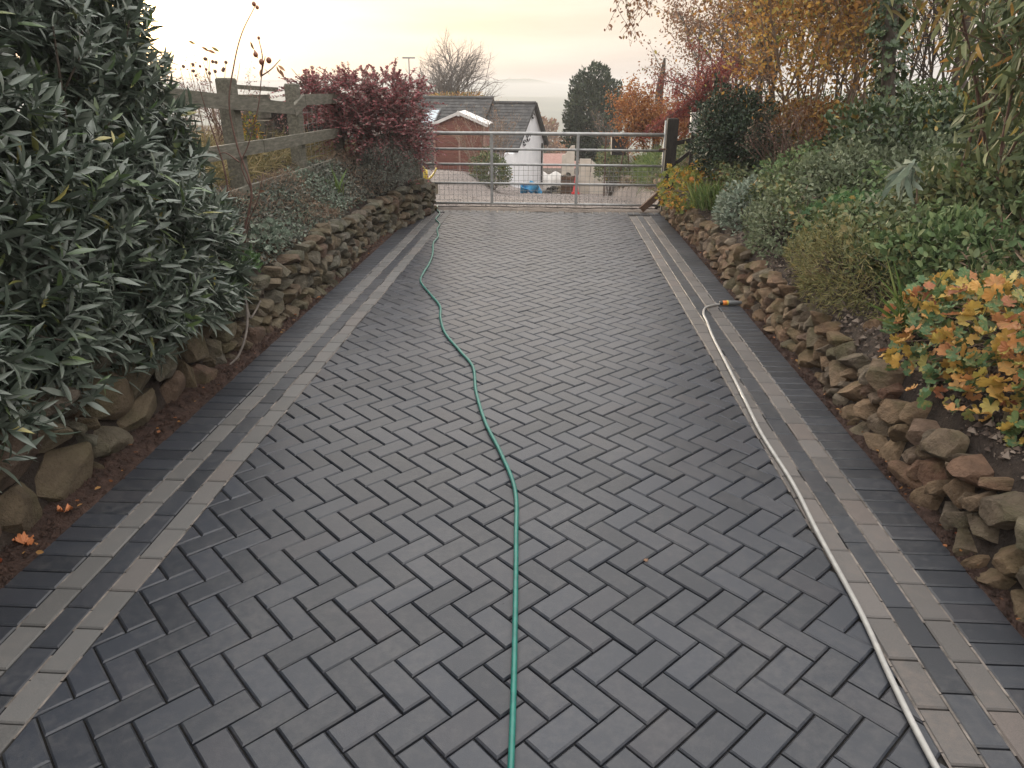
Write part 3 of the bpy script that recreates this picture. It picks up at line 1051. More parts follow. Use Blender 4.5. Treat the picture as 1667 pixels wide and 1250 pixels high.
# ---------------------------------------------------------------- dry stone walls
def ico_sphere(sub):
    import bmesh
    bm = bmesh.new()
    bmesh.ops.create_icosphere(bm, subdivisions=sub, radius=1)
    V = np.array([v.co[:] for v in bm.verts])
    F = np.array([[v.index for v in f.verts] for f in bm.faces])
    bm.free()
    return V, F


ICO = {s: ico_sphere(s) for s in (1, 2, 3, 4)}


def rock_mesh(name, seed, mat, sub=3, block=4.0, rough=0.09, cuts=5):
    r = np.random.default_rng(seed)
    V, F = ICO[sub]
    V = V.copy()
    V = V / (np.sum(np.abs(V) ** block, axis=1) ** (1 / block))[:, None]
    for _ in range(cuts):
        n = unit(r.normal(size=3))
        d = r.uniform(0.58, 0.9)
        over = np.maximum(0, V @ n - d)
        V = V - over[:, None] * n * 0.98
    o = r.uniform(-50, 50, 3)
    V = V * (1 + rough * wob(V * 1.1 + o)[:, None] + rough * 0.5 * wob(V * 3.2 + o)[:, None] + rough * 0.35 * np.abs(wob(V * 6.5 + o))[:, None])
    V = V / np.abs(V).max(0)
    me = mesh_np(name, V * 0.5, F, mat, True)
    me.set_sharp_from_angle(angle=math.radians(24))
    return me


ROCK_R = [rock_mesh('stone', 100 + k, M['stone_right'], 4, 5.0 + 1.0 * (k % 4), 0.07, 10) for k in range(12)]
ROCK_L = [rock_mesh('stone', 200 + k, M['stone_left'], 4, 5.0 + 1.0 * (k % 4), 0.07, 10) for k in range(12)]


def build_wall(name, label, front, rocks, y_from, y_to, side, height, sizes, seed, zbase=lambda y: 0.0, limit=298):
    """Courses of irregular stones; side = +1 when the face looks towards -x."""
    root = thing(name, label, 'wall', (float(front((y_from + y_to) / 2)) + 0.1 * side, (y_from + y_to) / 2, zbase((y_from + y_to) / 2)))
    r = random.Random(seed)
    items = []
    z = -0.02
    course = 0
    lev = {}
    y_grid = np.arange(y_from, y_to, 0.02)
    topz = np.full(len(y_grid), -0.03)
    guard = 0
    while guard < 3000 and len(items) < limit:
        guard += 1
        hmax = np.array([height(v) for v in y_grid])
        lack = hmax - topz
        if lack.max() < 0.035:
            break
        # lowest spot first, like a waller would
        cand = np.where(lack > 0.035)[0]
        j = cand[np.argmin(topz[cand] + np.array([r.random() * 0.02 for _ in cand]))]
        y = y_grid[j]
        w, h = sizes(y, r)
        lo = j
        while lo > 0 and topz[lo - 1] < topz[j] + 0.025 and (y_grid[j] - y_grid[lo]) < w:
            lo -= 1
        hi = j
        while hi < len(y_grid) - 1 and topz[hi + 1] < topz[j] + 0.025 and (y_grid[hi] - y_grid[lo]) < w:
            hi += 1
        w = max(y_grid[hi] - y_grid[lo], 0.05)
        seg = slice(lo, hi + 1)
        base = float(np.mean(topz[seg]))
        h = min(h, max(0.05, hmax[seg].max() - base + 0.03))
        if w < 0.07:
            h = min(h, 0.08)
        cy = (y_grid[lo] + y_grid[hi]) / 2
        items.append((cy, base + h / 2, w, h))
        topz[seg] = base + h * 0.97
    for (cy, cz, w, h) in items:
        depth = r.uniform(0.16, 0.24)
        batter = 0.09 * cz
        x = float(front(cy)) + side * (depth * 0.36 + batter + r.uniform(-0.02, 0.02))
        o = link('stone', r.choice(rocks), root)
        o.location = Vector((x, cy, cz + zbase(cy))) - root.location
        o.scale = (depth, w * r.uniform(1.04, 1.18), h * r.uniform(1.06, 1.22))
        o.rotation_euler = (r.gauss(0, 0.16), r.gauss(0, 0.10), r.gauss(0, 0.10) + (math.pi if r.random() < 0.5 else 0))
    return root, items


def size_right(y, r):
    k = 0.92 if y > 5 else (1.0 if y > 3.4 else 1.15)
    return r.uniform(0.085, 0.20) * k, r.uniform(0.075, 0.155) * k


def size_left(y, r):
    if y < 4.2:
        return r.uniform(0.2, 0.42), r.uniform(0.16, 0.30)
    return r.uniform(0.09, 0.22), r.uniform(0.075, 0.15)


def h_right(y):
    return 0.40 + 0.05 * math.sin(y * 2.3) - 0.07 * math.exp(-((y - 4.3) / 0.5) ** 2) - 0.08 * max(0, (y - 9.6))


def h_left(y):
    return 0.44 + 0.05 * math.sin(y * 1.9 + 1)


build_wall('dry_stone_wall', 'low wall of warm brown field stones under the right-hand plant bank', wall_right_x, ROCK_R, 1.5, 11.3, 1, h_right, size_right, 31)
build_wall('dry_stone_wall', 'low wall of grey field stones under the laurel hedge and fence', wall_left_x, ROCK_L, 1.3, 11.25, -1, h_left, size_left, 32)
build_wall('dry_stone_wall', 'old stone wall along the yard beyond the gate, under the grass bank', lambda y: 1.78 + 0 * y, ROCK_R, 11.9, 21.0, 1,
           lambda y: 0.62 + 0.1 * math.sin(y), lambda y, r: (r.uniform(0.16, 0.36), r.uniform(0.11, 0.2)), 33, zbase=lambda y: float(-0.112 * (y - 11.5)) - 0.02, limit=200)

# loose stones lying on the right bank above the wall
for k, (x, y, z, s, rot) in enumerate([(1.93, 3.42, 0.47, (0.13, 0.16, 0.15), 0.4), (1.95, 5.3, 0.49, (0.15, 0.17, 0.15), 1.0), (1.96, 4.25, 0.43, (0.12, 0.14, 0.11), 2.0),
                                       (1.95, 2.85, 0.46, (0.11, 0.14, 0.11), 0.2)]):
    o = link('loose_stone', ROCK_R[k + 3], None, (x, y, z))
    o.scale = s
    o.rotation_euler = (0.2, 0.1, rot)
    tag(o, ['rounded brown stone lying below the orange geranium leaves', 'pale grey stone sitting up on the right wall by the lacy plant',
            'squat stone on the bare gravelly soil of the right bank', 'long stone half under the orange geranium at the picture edge'][k], 'stone', 'stones lying on top of the right-hand wall')

def bank_debris():
    n = 6000
    y = rng.uniform(2.2, 9.5, n)
    x = 1.82 + 0.4 * rng.random(n) ** 1.3
    P = np.stack([x, y, terrain(x, y) + 0.002], -1)
    tv = np.array([(-1, 0, 0), (1, 0, 0), (0, -1, 0), (0, 1, 0), (0, 0, 1)], float) * 0.5
    tf = np.array([[0, 2, 4], [2, 1, 4], [1, 3, 4], [3, 0, 4]])
    s_ = 0.006 + 0.04 * rng.random(n) ** 3
    V = (tv[None] * rng.uniform(0.6, 1.4, (n, 1, 3)) * s_[:, None, None]) + P[:, None, :]
    F = (tf[None] + (np.arange(n) * 5)[:, None, None]).reshape(-1, 3)
    m = noisy_mat('bank_stone', [(0.25, (0.03, 0.02, 0.016)), (0.5, (0.09, 0.065, 0.05)), (0.75, (0.2, 0.16, 0.13))], scale=6, rough=0.9, bump=0.4, per_piece=0.6)
    o = link('soil_debris', mesh_np('soil_debris', V.reshape(-1, 3), F, m), kind='stuff')
    tag(o, 'crumbly soil and small stones on the bare top of the right bank', 'soil')


bank_debris()

# ---------------------------------------------------------------- plants: generators
UP = np.array([0, 0, 1.0])


def sphere_dirs(n, zmin=-0.2):
    z = rng.uniform(zmin, 1, n)
    a = rng.uniform(0, 2 * math.pi, n)
    r = np.sqrt(1 - z * z)
    return np.stack([r * np.cos(a), r * np.sin(a), z], -1)


def mound_points(center, radii, n, zmin=-0.1, lump=0.2, shell=0.45, freq=2.2):
    d = sphere_dirs(n, zmin)
    off = np.array(center) * 3.1
    k = (1 - shell * rng.random(n) ** 1.6) * (1 + lump * wob(d * freq + off))
    P = np.array(center) + d * np.array(radii) * k[:, None]
    N = unit(d / np.array(radii))
    return P, N


def mound_leaves(tmpl, center, radii, n, size, up=0.5, jitter=0.7, flat=0.5, droop=0.0, **kw):
    P, N = mound_points(center, radii, n, **kw)
    D = unit(N * 0.8 + UP * up + rng.normal(size=(n, 3)) * jitter - UP * droop)
    Nn = unit(N * (1 - flat) + UP * flat + rng.normal(size=(n, 3)) * 0.35)
    S = rng.uniform(size[0], size[1], n)
    return P, D, Nn, S


def stems_to(P, base, count, r0, r1, bow=0.25):
    mb = MB()
    idx = rng.choice(len(P), min(count, len(P)), replace=False)
    for i in idx:
        b = np.array(base) + rng.normal(size=3) * np.array([0.05, 0.05, 0.0])
        e = P[i]
        mid = (b + e) / 2 + UP * bow * np.linalg.norm(e - b) * 0.5 + rng.normal(size=3) * 0.04
        mb.tube(catmull([b, mid, e], 4), np.linspace(r0, r1, 9), 4, cap=False)
    return mb


def plant(name, label, cat, center, radii, tmpl, n, size, mat, stem='bark', stems=40, group=None, base_z=None, keep=0, stem_r=(0.006, 0.002), **kw):
    """A mounded plant: stems plus a leaf mass; 'keep' of the leaves that show largest become parts of their own."""
    bz = float(terrain(center[0], center[1])) if base_z is None else base_z
    root = thing(name, label, cat, (center[0], center[1], bz), group)
    P, D, N, S = mound_leaves(tmpl, center, radii, n, size, **kw)
    finish_plant(root, tmpl, P, D, N, S, mat, keep)
    if stems:
        part('stems', stems_to(P, (center[0], center[1], bz), stems, *stem_r).mesh('stems', M[stem]), root, kind='stuff')
    return root


def finish_plant(root, tmpl, P, D, N, S, mat, keep=0, name='foliage'):
    if keep:
        dist = np.linalg.norm(P - np.array([0, 0, CAM_H]), axis=1)
        view = unit(np.array([0, 0, CAM_H]) - P)
        c = P.mean(0)
        front = ((P - c) * view).sum(1)
        face = np.abs((unit(N) * view).sum(1))
        score = S / dist * (0.4 + face) * (0.35 + sstep(-0.2, 0.35, front)) * in_view(P)
        sel = np.argsort(-score)[:keep]
        me = [mesh_np('leaf', tmpl[0] * np.array([w, 1, z]), tmpl[1], mat, True) for w, z in ((1, 1), (0.9, 1.3), (1.1, 0.7))]
        for q, i in enumerate(sel):
            o = link('leaf', me[q % 3], root)
            o.matrix_basis = Matrix.Translation(-root.location) @ leaf_matrix(P[i], D[i], N[i], S[i])
        mask = np.ones(len(P), bool)
        mask[sel] = False
        P, D, N, S = P[mask], D[mask], N[mask], S[mask]
    V, F = leaves(tmpl, P, D, N, S, rng.uniform(0.85, 1.15, len(P)))
    part(name, mesh_np(name, V, F, mat, True), root, kind='stuff')


LOW = 0.3


def grow(start, direction, length, radius, level, spec, out, tips, r):
    """Recursive branching; spec[level] = (segments, wander, up, children, child length, spread)."""
    seg, wander, up, kids, clen, spread = spec[level]
    P = [np.array(start, float)]
    d = unit(np.array(direction, float))
    for i in range(seg):
        d = unit(d + r.normal(size=3) * wander + UP * up)
        P.append(P[-1] + d * length / seg)
    P = np.array(P)
    rad = np.linspace(radius, radius * (0.45 if level < len(spec) - 1 else 0.25), seg + 1)
    out.append((level, P, rad))
    if level == len(spec) - 1:
        tips.append(P)
        return
    for k in range(kids):
        t = (0.25 + 0.75 * (k + r.random()) / kids) if level else (LOW + (1 - LOW) * (k + r.random()) / kids)
        f = t * seg
        i = min(int(f), seg - 1)
        p = P[i] + (P[i + 1] - P[i]) * (f - i)
        ax = unit(P[i + 1] - P[i])
        side = unit(np.cross(ax, r.normal(size=3)))
        a = spread * r.uniform(0.6, 1.25)
        grow(p, ax * math.cos(a) + side * math.sin(a), length * clen * r.uniform(0.7, 1.2) * (1.15 - 0.45 * t), max(rad[i] * 0.6, 0.0012), level + 1, spec, out, tips, r)


def tree(name, label, cat, bases, spec, length, radius, mat, seed, group=None, tilt=0.1, sides=(7, 5, 4, 3, 3), twig_mat=None):
    """bases: list of foot points (several make a multi-stemmed tree). Returns root and tip polylines."""
    r = np.random.default_rng(seed)
    b0 = np.mean(np.array(bases), 0)
    root = thing(name, label, cat, tuple(b0), group)
    out, tips = [], []
    for b in bases:
        d = np.array([r.normal() * tilt, r.normal() * tilt, 1.0])
        grow(b, d, length * r.uniform(0.85, 1.1), radius * r.uniform(0.8, 1.1), 0, spec, out, tips, r)
    for k, (lev, P, rad) in enumerate(out):
        pass
    trunks = [q for q in out if q[0] == 0]
    for lev, P, rad in trunks:
        part('trunk', MB().tube(P, rad, sides[0]).mesh('trunk', mat, True), root)
    mb = MB()
    for lev, P, rad in out:
        if lev:
            mb.tube(P, rad, sides[min(lev, 4)], cap=False)
    part('branches', mb.mesh('branches', twig_mat or mat), root, kind='stuff')
    return root, tips, out


def leaves_on(tips, n, tmpl, size, seed, spread=0.06, hang=0.3):
    r = np.random.default_rng(seed)
    k = r.integers(0, len(tips), n)
    P = np.array([tips[i][r.integers(0, len(tips[i]))] for i in k]) + r.normal(size=(n, 3)) * spread
    D = unit(r.normal(size=(n, 3)) - UP * hang)
    N = unit(r.normal(size=(n, 3)) + UP * 0.6)
    return P, D, N, r.uniform(size[0], size[1], n)


# ---------------------------------------------------------------- laurel hedge on the left
def laurel():
    root = thing('laurel_hedge', 'large glossy dark green laurel hedge overhanging the grey stone wall', 'hedge', (-2.8, 2.6, 0.45))
    r = np.random.default_rng(41)
    n = 3500
    s = r.uniform(-4.6, 1.35, n)
    z = 0.38 + 2.55 * r.random(n) ** 1.1
    rad = 0.32
    yend = 4.62 + 0.12 * np.sin(z * 3)
    fx = -2.03 - 0.115 * (np.clip(z - 0.5, 0, 3)) ** 2
    arc = rad * math.pi / 2
    a = np.clip(s / arc, 0, 1) * math.pi / 2
    beyond = np.clip(s - arc, 0, 9)
    x = np.where(s < 0, fx, fx - rad + rad * np.cos(a) - beyond)
    y = np.where(s < 0, yend + s, yend + rad * np.sin(a))
    nrm = np.stack([np.cos(a), np.sin(a), 0.12 + 0.0 * a], -1)
    nrm[:, 2] += 0.35 * np.clip(z - 1.5, 0, 1)
    nrm = unit(nrm)
    lump = 0.13 * wob(np.stack([x * 2.0, y * 2.0, z * 2.0], -1)) + 0.05 * wob(np.stack([x, y, z], -1) * 6)
    depth = 0.34 * r.random(n) ** 1.4
    P = np.stack([x, y, z], -1) + nrm * (lump - depth)[:, None]
    low = np.clip((0.95 - z) / 0.5, 0, 1)
    ax = unit(nrm * (0.62 + 0.35 * low)[:, None] + UP * (0.75 - 0.85 * low)[:, None] + r.normal(size=(n, 3)) * 0.28 + np.array([0.1, 0.25, 0.0]))
    per = 9
    LP, LD, LN, LS = [], [], [], []
    side = unit(np.cross(ax, r.normal(size=(n, 3))))
    up2 = np.cross(ax, side)
    for k in range(per):
        th = k * 2.4 + r.uniform(0, 0.8, n)
        radial = np.cos(th)[:, None] * side + np.sin(th)[:, None] * up2
        op = np.radians(72 - 50 * k / per + r.normal(size=n) * 9)
        d = ax * np.cos(op)[:, None] + radial * np.sin(op)[:, None]
        nn = ax * np.sin(op)[:, None] - radial * np.cos(op)[:, None]
        LP.append(P + ax * (0.12 * k / per - 0.1)[..., None] if False else P + ax * (0.12 * k / per - 0.1))
        LD.append(unit(d + r.normal(size=(n, 3)) * 0.12 - UP * 0.12))
        LN.append(unit(nn + r.normal(size=(n, 3)) * 0.15))
        LS.append(r.uniform(0.085, 0.165, n) * (1 - 0.22 * k / per))
    LP, LD, LN, LS = map(np.concatenate, (LP, LD, LN, LS))
    keep = (LP[:, 0] < -1.86 - 0.0 * LP[:, 2])
    LP, LD, LN, LS = LP[keep], LD[keep], LN[keep], LS[keep]
    finish_plant(root, T_LAUREL, LP, LD, LN, LS, L['laurel'], keep=300)
    # shadowed inner leaves and the wood they sit on
    m = 11000
    zi = 0.45 + 2.4 * r.random(m)
    yi = r.uniform(0, 4.7, m)
    xi = -2.06 - 0.115 * np.clip(zi - 0.5, 0, 3) ** 2 - r.uniform(0.10, 0.65, m)
    V, F = leaves(T_OVAL, np.stack([xi, yi, zi], -1), r.normal(size=(m, 3)), r.normal(size=(m, 3)), r.uniform(0.08, 0.14, m))
    part('inner_foliage', mesh_np('inner_foliage', V, F, L['laurel'], True), root, kind='stuff')
    mb = MB()
    for _ in range(150):
        i = r.integers(0, n)
        b = np.array([-2.75 + r.normal() * 0.15, float(np.clip(P[i][1] + r.normal() * 0.3, 0.2, 4.6)), 0.5])
        mb.tube(catmull([b, (b + P[i]) / 2 + UP * 0.15, P[i]], 4), np.linspace(0.016, 0.004, 9), 5, cap=False)
    part('branches', mb.mesh('branches', M['bark']), root, kind='stuff')


laurel()

# ---------------------------------------------------------------- timber fence on the left bank
def timber(mb, a, b, w, h, wob_=0.0):
    """A straight squared timber from a to b; w across, h upright."""
    a, b = np.array(a, float), np.array(b, float)
    d = unit(b - a)
    s = unit(np.cross(d, UP))
    u = np.cross(s, d)
    V = []
    for p in (a, b):
        for i, j in ((-1, -1), (1, -1), (1, 1), (-1, 1)):
            V.append(p + s * i * w / 2 + u * j * h / 2)
    mb.add(np.array(V), np.array([[0, 1, 5, 4], [1, 2, 6, 5], [2, 3, 7, 6], [3, 0, 4, 7], [3, 2, 1, 0], [4, 5, 6, 7]]))
    return mb


def post_mesh(name, x, y, z0, z1, w, d, mat, lean=0.0, chamfer=0.012):
    mb = MB()
    V = []
    for z, k in ((z0, 1.0), (z1 - chamfer, 1.0), (z1, 0.86)):
        for i, j in ((-1, -1), (1, -1), (1, 1), (-1, 1)):
            V.append((x + i * w / 2 * k + lean * (z - z0), y + j * d / 2 * k, z))
    F = [[3, 2, 1, 0], [8, 9, 10, 11]]
    for l in (0, 4):
        F += [[l + i, l + (i + 1) % 4, l + 4 + (i + 1) % 4, l + 4 + i] for i in range(4)]
    mb.add(np.array(V), np.array(F))
    return mb.mesh(name, mat)


def fence():
    root = thing('timber_fence', 'weathered grey post and rail fence above the left stone wall', 'fence', (-2.75, 7.5, 0.7))
    for (y, top, w, lean) in ((4.9, 1.83, 0.125, 0.0), (6.52, 1.80, 0.130, -0.01), (8.12, 1.765, 0.125, 0.005), (9.75, 1.70, 0.12, 0.0), (11.2, 1.66, 0.12, 0.0)):
        part('post', post_mesh('post', -2.77, y, 0.35, top, w, w, M['wood_grey'], lean), root)
    rails = [((-2.685, 4.7, 0.885), (-2.685, 6.36, 0.865)), ((-2.69, 6.37, 0.868), (-2.69, 7.62, 0.862)), ((-2.683, 7.63, 0.862), (-2.683, 11.2, 0.868)),
             ((-2.688, 4.7, 1.25), (-2.688, 6.9, 1.225)), ((-2.684, 6.91, 1.222), (-2.684, 11.2, 1.20)),
             ((-2.684, 4.7, 1.70), (-2.690, 7.86, 1.525)), ((-2.69, 7.87, 1.50), (-2.69, 8.24, 1.60)), ((-2.688, 8.25, 1.605), (-2.688, 11.2, 1.60))]
    for a, b in rails:
        part('rail', timber(MB(), a, b, 0.036, 0.112).mesh('rail', M['wood_grey']), root)
    wires = MB()
    for z in (0.98, 1.1, 1.33, 1.45):
        P = [(-2.84, y, z + 0.012 * math.sin(y * 3 + z * 9)) for y in np.arange(8.1, 11.3, 0.2)]
        wires.tube(np.array(P), 0.0022, 4)
    for y in np.arange(8.3, 11.2, 0.16):
        wires.tube(np.array([(-2.84, y, 0.8), (-2.84, y, 1.5)]), 0.0018, 4)
    part('wire_netting', wires.mesh('wire_netting', M['wire']), root, kind='stuff')


fence()

# ---------------------------------------------------------------- the galvanised gate
def gate():
    root = thing('field_gate', 'galvanised steel field gate with mesh panel closing the end of the drive', 'gate', (-0.15, 11.42, 0.05))
    y = 11.42
    xl, xr = -2.0, 1.635
    for z, r_ in ((1.10, 0.027), (0.875, 0.0185), (0.655, 0.0185), (0.375, 0.0185), (0.075, 0.0185)):
        part('rail', MB().tube(np.array([(xl, y, z), (xl * .3, y, z + 0.004), (xr * .5, y, z + 0.003), (xr, y, z)]), r_, 10).mesh('rail', M['steel'], True), root)
    part('end_stile', MB().tube(np.array([(xl, y, 0.04), (xl, y, 1.13)]), 0.024, 10).mesh('end_stile', M['steel'], True), root)
    part('end_stile', MB().tube(np.array([(xr + 0.012, y, 0.04), (xr + 0.012, y, 1.30)]), 0.015, 8).mesh('end_stile', M['steel'], True), root)
    for x in (-0.92, 0.37):
        mb = MB().box((x, y - 0.03, 0.585), (0.042, 0.010, 1.03))
        part('upright', mb.mesh('upright', M['steel']), root)
    wires = MB()
    yy = y + 0.024
    for x in np.arange(xl + 0.05, xr, 0.072):
        wires.tube(np.array([(x, yy, 0.075), (x + 0.004 * math.sin(x * 40), yy, 0.37), (x, yy, 0.655)]), 0.0024, 4)
    for z in np.arange(0.12, 0.655, 0.075):
        wires.tube(np.array([(xl, yy + 0.004, z), (0, yy + 0.004, z + 0.002), (xr, yy + 0.004, z)]), 0.0024, 4)
    part('wire_mesh', wires.mesh('wire_mesh', M['wire']), root, kind='stuff')
    lat = MB().box((xr - 0.02, y - 0.035, 0.9), (0.09, 0.016, 0.03)).tube(np.array([(xr - 0.06, y - 0.045, 0.9), (xr + 0.05, y - 0.045, 0.9)]), 0.009, 8)
    part('latch', lat.mesh('latch', M['rust']), root)


gate()
gp = thing('gate_post', 'dark square timber post at the latch end of the steel gate', 'post', (1.755, 11.5, 0.2))
part('post', post_mesh('post', 1.757, 11.5, -0.1, 1.33, 0.16, 0.16, M['wood_dark']), gp)
part('brace', timber(MB(), (1.84, 11.5, 0.98), (2.3, 11.52, 1.08), 0.05, 0.06).mesh('brace', M['wood_dark']), gp)
part('strut', timber(MB(), (1.84, 11.5, 0.68), (2.2, 11.52, 0.98), 0.04, 0.05).mesh('strut', M['wood_dark']), gp)
gp2 = thing('hanging_post', 'timber post behind the red cotoneaster at the hinge end of the gate', 'post', (-2.1, 11.42, 0.0))
part('post', post_mesh('post', -2.11, 11.42, -0.1, 1.30, 0.15, 0.15, M['wood_grey']), gp2)
lb = timber(MB(), (1.36, 11.28, 0.03), (1.66, 11.34, 0.30), 0.05, 0.09).mesh('leaning_timber', M['wood_brown'])
tag(link('leaning_timber', lb), 'short brown timber leaning against the wall end by the gate', 'timber')

# white letter box on a stake beside the dark evergreen bush
lbx = thing('white_box', 'small white box on a stake between the gate post and the dark evergreen bush', 'box', (2.0, 11.2, 0.4))
part('body', MB().box((2.02, 11.2, 1.27), (0.11, 0.10, 0.25)).mesh('body', M['white_paint']), lbx)
part('lid', MB().prism([(-0.065, -0.06), (0.065, -0.06), (0.065, 0.06), (-0.065, 0.06)], 1.397, 1.42, Matrix.Translation((2.02, 11.2, 0))).mesh('lid', M['white_paint']), lbx)
part('stake', post_mesh('stake', 2.02, 11.2, 0.3, 1.143, 0.05, 0.05, M['wood_dark']), lbx)

# ---------------------------------------------------------------- hoses
def hose(name, label, pts, rad, mat, z=None):
    P = catmull(np.array([(x, y, rad + 0.001) for x, y in pts]), 12)
    P[:, 2] += 0.0025 * (1 + wob(P * 3.0)) * 0.5
    o = tag(link(name, MB().tube(P, rad, 10).mesh(name, mat, True)), label, 'hose')
    return o, P


hose('garden_hose', 'long green garden hose snaking down the middle of the drive',
     [(-0.062, 0.85), (-0.073, 1.445), (-0.087, 1.92), (-0.112, 2.527), (-0.137, 2.92), (-0.228, 3.28), (-0.338, 3.639), (-0.433, 4.072), (-0.496, 4.489), (-0.613, 4.784), (-0.778, 5.186),
      (-0.872, 5.573), (-0.929, 5.924), (-1.075, 6.311), (-1.234, 6.747), (-1.267, 7.119), (-1.275, 7.5), (-1.315, 8.0), (-1.40, 8.6), (-1.405, 9.0), (-1.49, 9.5), (-1.515, 9.9), (-1.63, 10.3), (-1.65, 10.8),
      (-1.73, 11.1), (-1.76, 11.3), (-1.80, 11.6)], 0.0098, M['hose_green'])
GH = [(1.09, 0.85), (1.092, 1.513), (1.107, 1.827), (1.134, 2.147), (1.149, 2.648), (1.169, 3.058), (1.162, 3.58), (1.184, 4.083), (1.211, 4.72), (1.233, 5.25), (1.262, 5.62), (1.278, 5.85), (1.33, 6.03), (1.42, 6.12), (1.475, 6.145)]
gh = thing('grey_hose', 'pale grey hose lying along the right edging with an orange and black end', 'hose', (1.2, 3.0, 0.0))
gp_ = catmull(np.array([(x, y, 0.0105) for x, y in GH]), 12)
part('tube', MB().tube(gp_, 0.0098, 10).mesh('tube', M['hose_grey'], True), gh)
st = gp_.copy()
T_ = unit(np.gradient(gp_, axis=0))
st += np.cross(T_, UP) * 0.0052 + UP * 0.0070
part('stripe', MB().tube(st, 0.0022, 5).mesh('stripe', M['hose_stripe'], True), gh)
cd = unit(np.array([0.985, 0.12, 0.0]))


def turned(name, base, d, prof, mat, sides=14):
    P = np.array([np.array(base) + d * t for t, _ in prof])
    return MB().tube(P, np.array([q for _, q in prof]), sides).mesh(name, mat, True)


cb = np.array([1.468, 6.143, 0.0235])
part('collar', turned('collar', cb, cd, [(0, .012), (.004, .017), (.022, .019), (.026, .017)], M['black_plastic']), gh)
part('grip', turned('grip', cb + cd * 0.026, cd, [(0, .017), (.003, .0205), (.018, .0195), (.034, .0205), (.037, .018)], M['orange_plastic']), gh)
part('ring', turned('ring', cb + cd * 0.063, cd, [(0, .019), (.002, .0215), (.010, .0215), (.012, .019)], M['yellow_plastic']), gh)
part('body', turned('body', cb + cd * 0.075, cd, [(0, .018), (.003, .0205), (.03, .0205), (.07, .019), (.10, .0165), (.118, .014), (.121, .010)], M['grey_plastic']), gh)
part('tip', turned('tip', cb + cd * 0.196, cd, [(0, .009), (.016, .008), (.02, .011), (.03, .011), (.032, .007)], M['yellow_plastic']), gh)

# dark branched root hanging over the left wall
rt = thing('bare_root', 'dark forked root hanging down the left stone wall from under the hedge', 'root', (-2.2, 4.75, 0.3))
part('root_stem', MB().tube(catmull([(-2.26, 4.95, 0.50), (-2.17, 4.87, 0.44), (-2.09, 4.74, 0.33), (-2.06, 4.62, 0.19), (-2.08, 4.5, 0.06), (-2.12, 4.42, 0.01)], 8), np.linspace(0.011, 0.007, 41), 7).mesh('root_stem', M['bark_grey'], True), rt)
part('root_fork', MB().tube(catmull([(-2.22, 4.98, 0.38), (-2.14, 4.86, 0.28), (-2.085, 4.76, 0.235), (-2.06, 4.80, 0.27), (-2.04, 4.87, 0.33)], 8), np.linspace(0.008, 0.006, 33), 6).mesh('root_fork', M['bark_grey'], True), rt)

# ---------------------------------------------------------------- plants on the right bank
def cover(name, label, n, xf, yr, hmax, tmpl, size, mat, seed, lumpf=2.0, tilt=0.8, bare=None):
    """Low mass of leaves hugging the bank."""
    global rng
    r = np.random.default_rng(seed)
    y = yr[0] + (yr[1] - yr[0]) * r.random(n)
    t = r.random(n)
    x = np.array(xf(y, t))
    g = terrain(x, y)
    l = 0.5 + 0.5 * np.clip(wob(np.stack([x, y], -1) * lumpf) * 1.6, -1, 1)
    h = hmax * (0.25 + 0.75 * l)
    z = g + h * (1 - 0.6 * r.random(n) ** 2)
    P = np.stack([x, y, z], -1)
    if bare is not None:
        P = P[~bare(P)]
        n = len(P)
    D = unit(r.normal(size=(n, 3)) * 0.8 + UP * 0.5 + np.array([-0.35 * np.sign(x.mean()), -0.25, 0]))
    N = unit(r.normal(size=(n, 3)) * tilt + UP + np.array([-0.3 * np.sign(x.mean()), -0.3, 0]))
    V, F = leaves(tmpl, P, D, N, r.uniform(size[0], size[1], n))
    o = link(name, mesh_np(name, V, F, mat, True))
    o['kind'] = 'stuff'
    return tag(o, label, 'ground cover')


def bare_patch(P):
    return ((P[:, 0] < 2.12) & (P[:, 1] > 3.9) & (P[:, 1] < 4.55) & (P[:, 0] < 2.0 + 0.1)) | ((P[:, 0] < 1.98) & (P[:, 1] < 3.3))


cover('ground_cover', 'dull green leafy ground cover filling the right bank between the shrubs', 40000, lambda y, t: 1.95 + 5.5 * t ** 1.4, (2.3, 14.5), 0.46, T_OVAL, (0.03, 0.065), L['dull_green'], 51, bare=bare_patch)
cover('ground_cover', 'grey green leaves creeping among the right bank shrubs', 14000, lambda y, t: 2.2 + 2.8 * t, (4.2, 10.5), 0.52, T_OVAL, (0.03, 0.06), L['sage'], 52)

cover('ground_cover', 'fresh green leafy growth filling gaps in the right bank', 15000, lambda y, t: 2.1 + 2.6 * t, (3.6, 10.5), 0.55, T_OVAL, (0.03, 0.06), L['sage_green'], 54, lumpf=2.6)
cover('dead_stalks', 'dry brown stalks and fallen leaves among the right bank plants', 9000, lambda y, t: 1.95 + 3.2 * t, (2.6, 12.5), 0.36, T_THIN, (0.04, 0.11), L['brown'], 53, lumpf=3.1, tilt=1.5, bare=bare_patch)
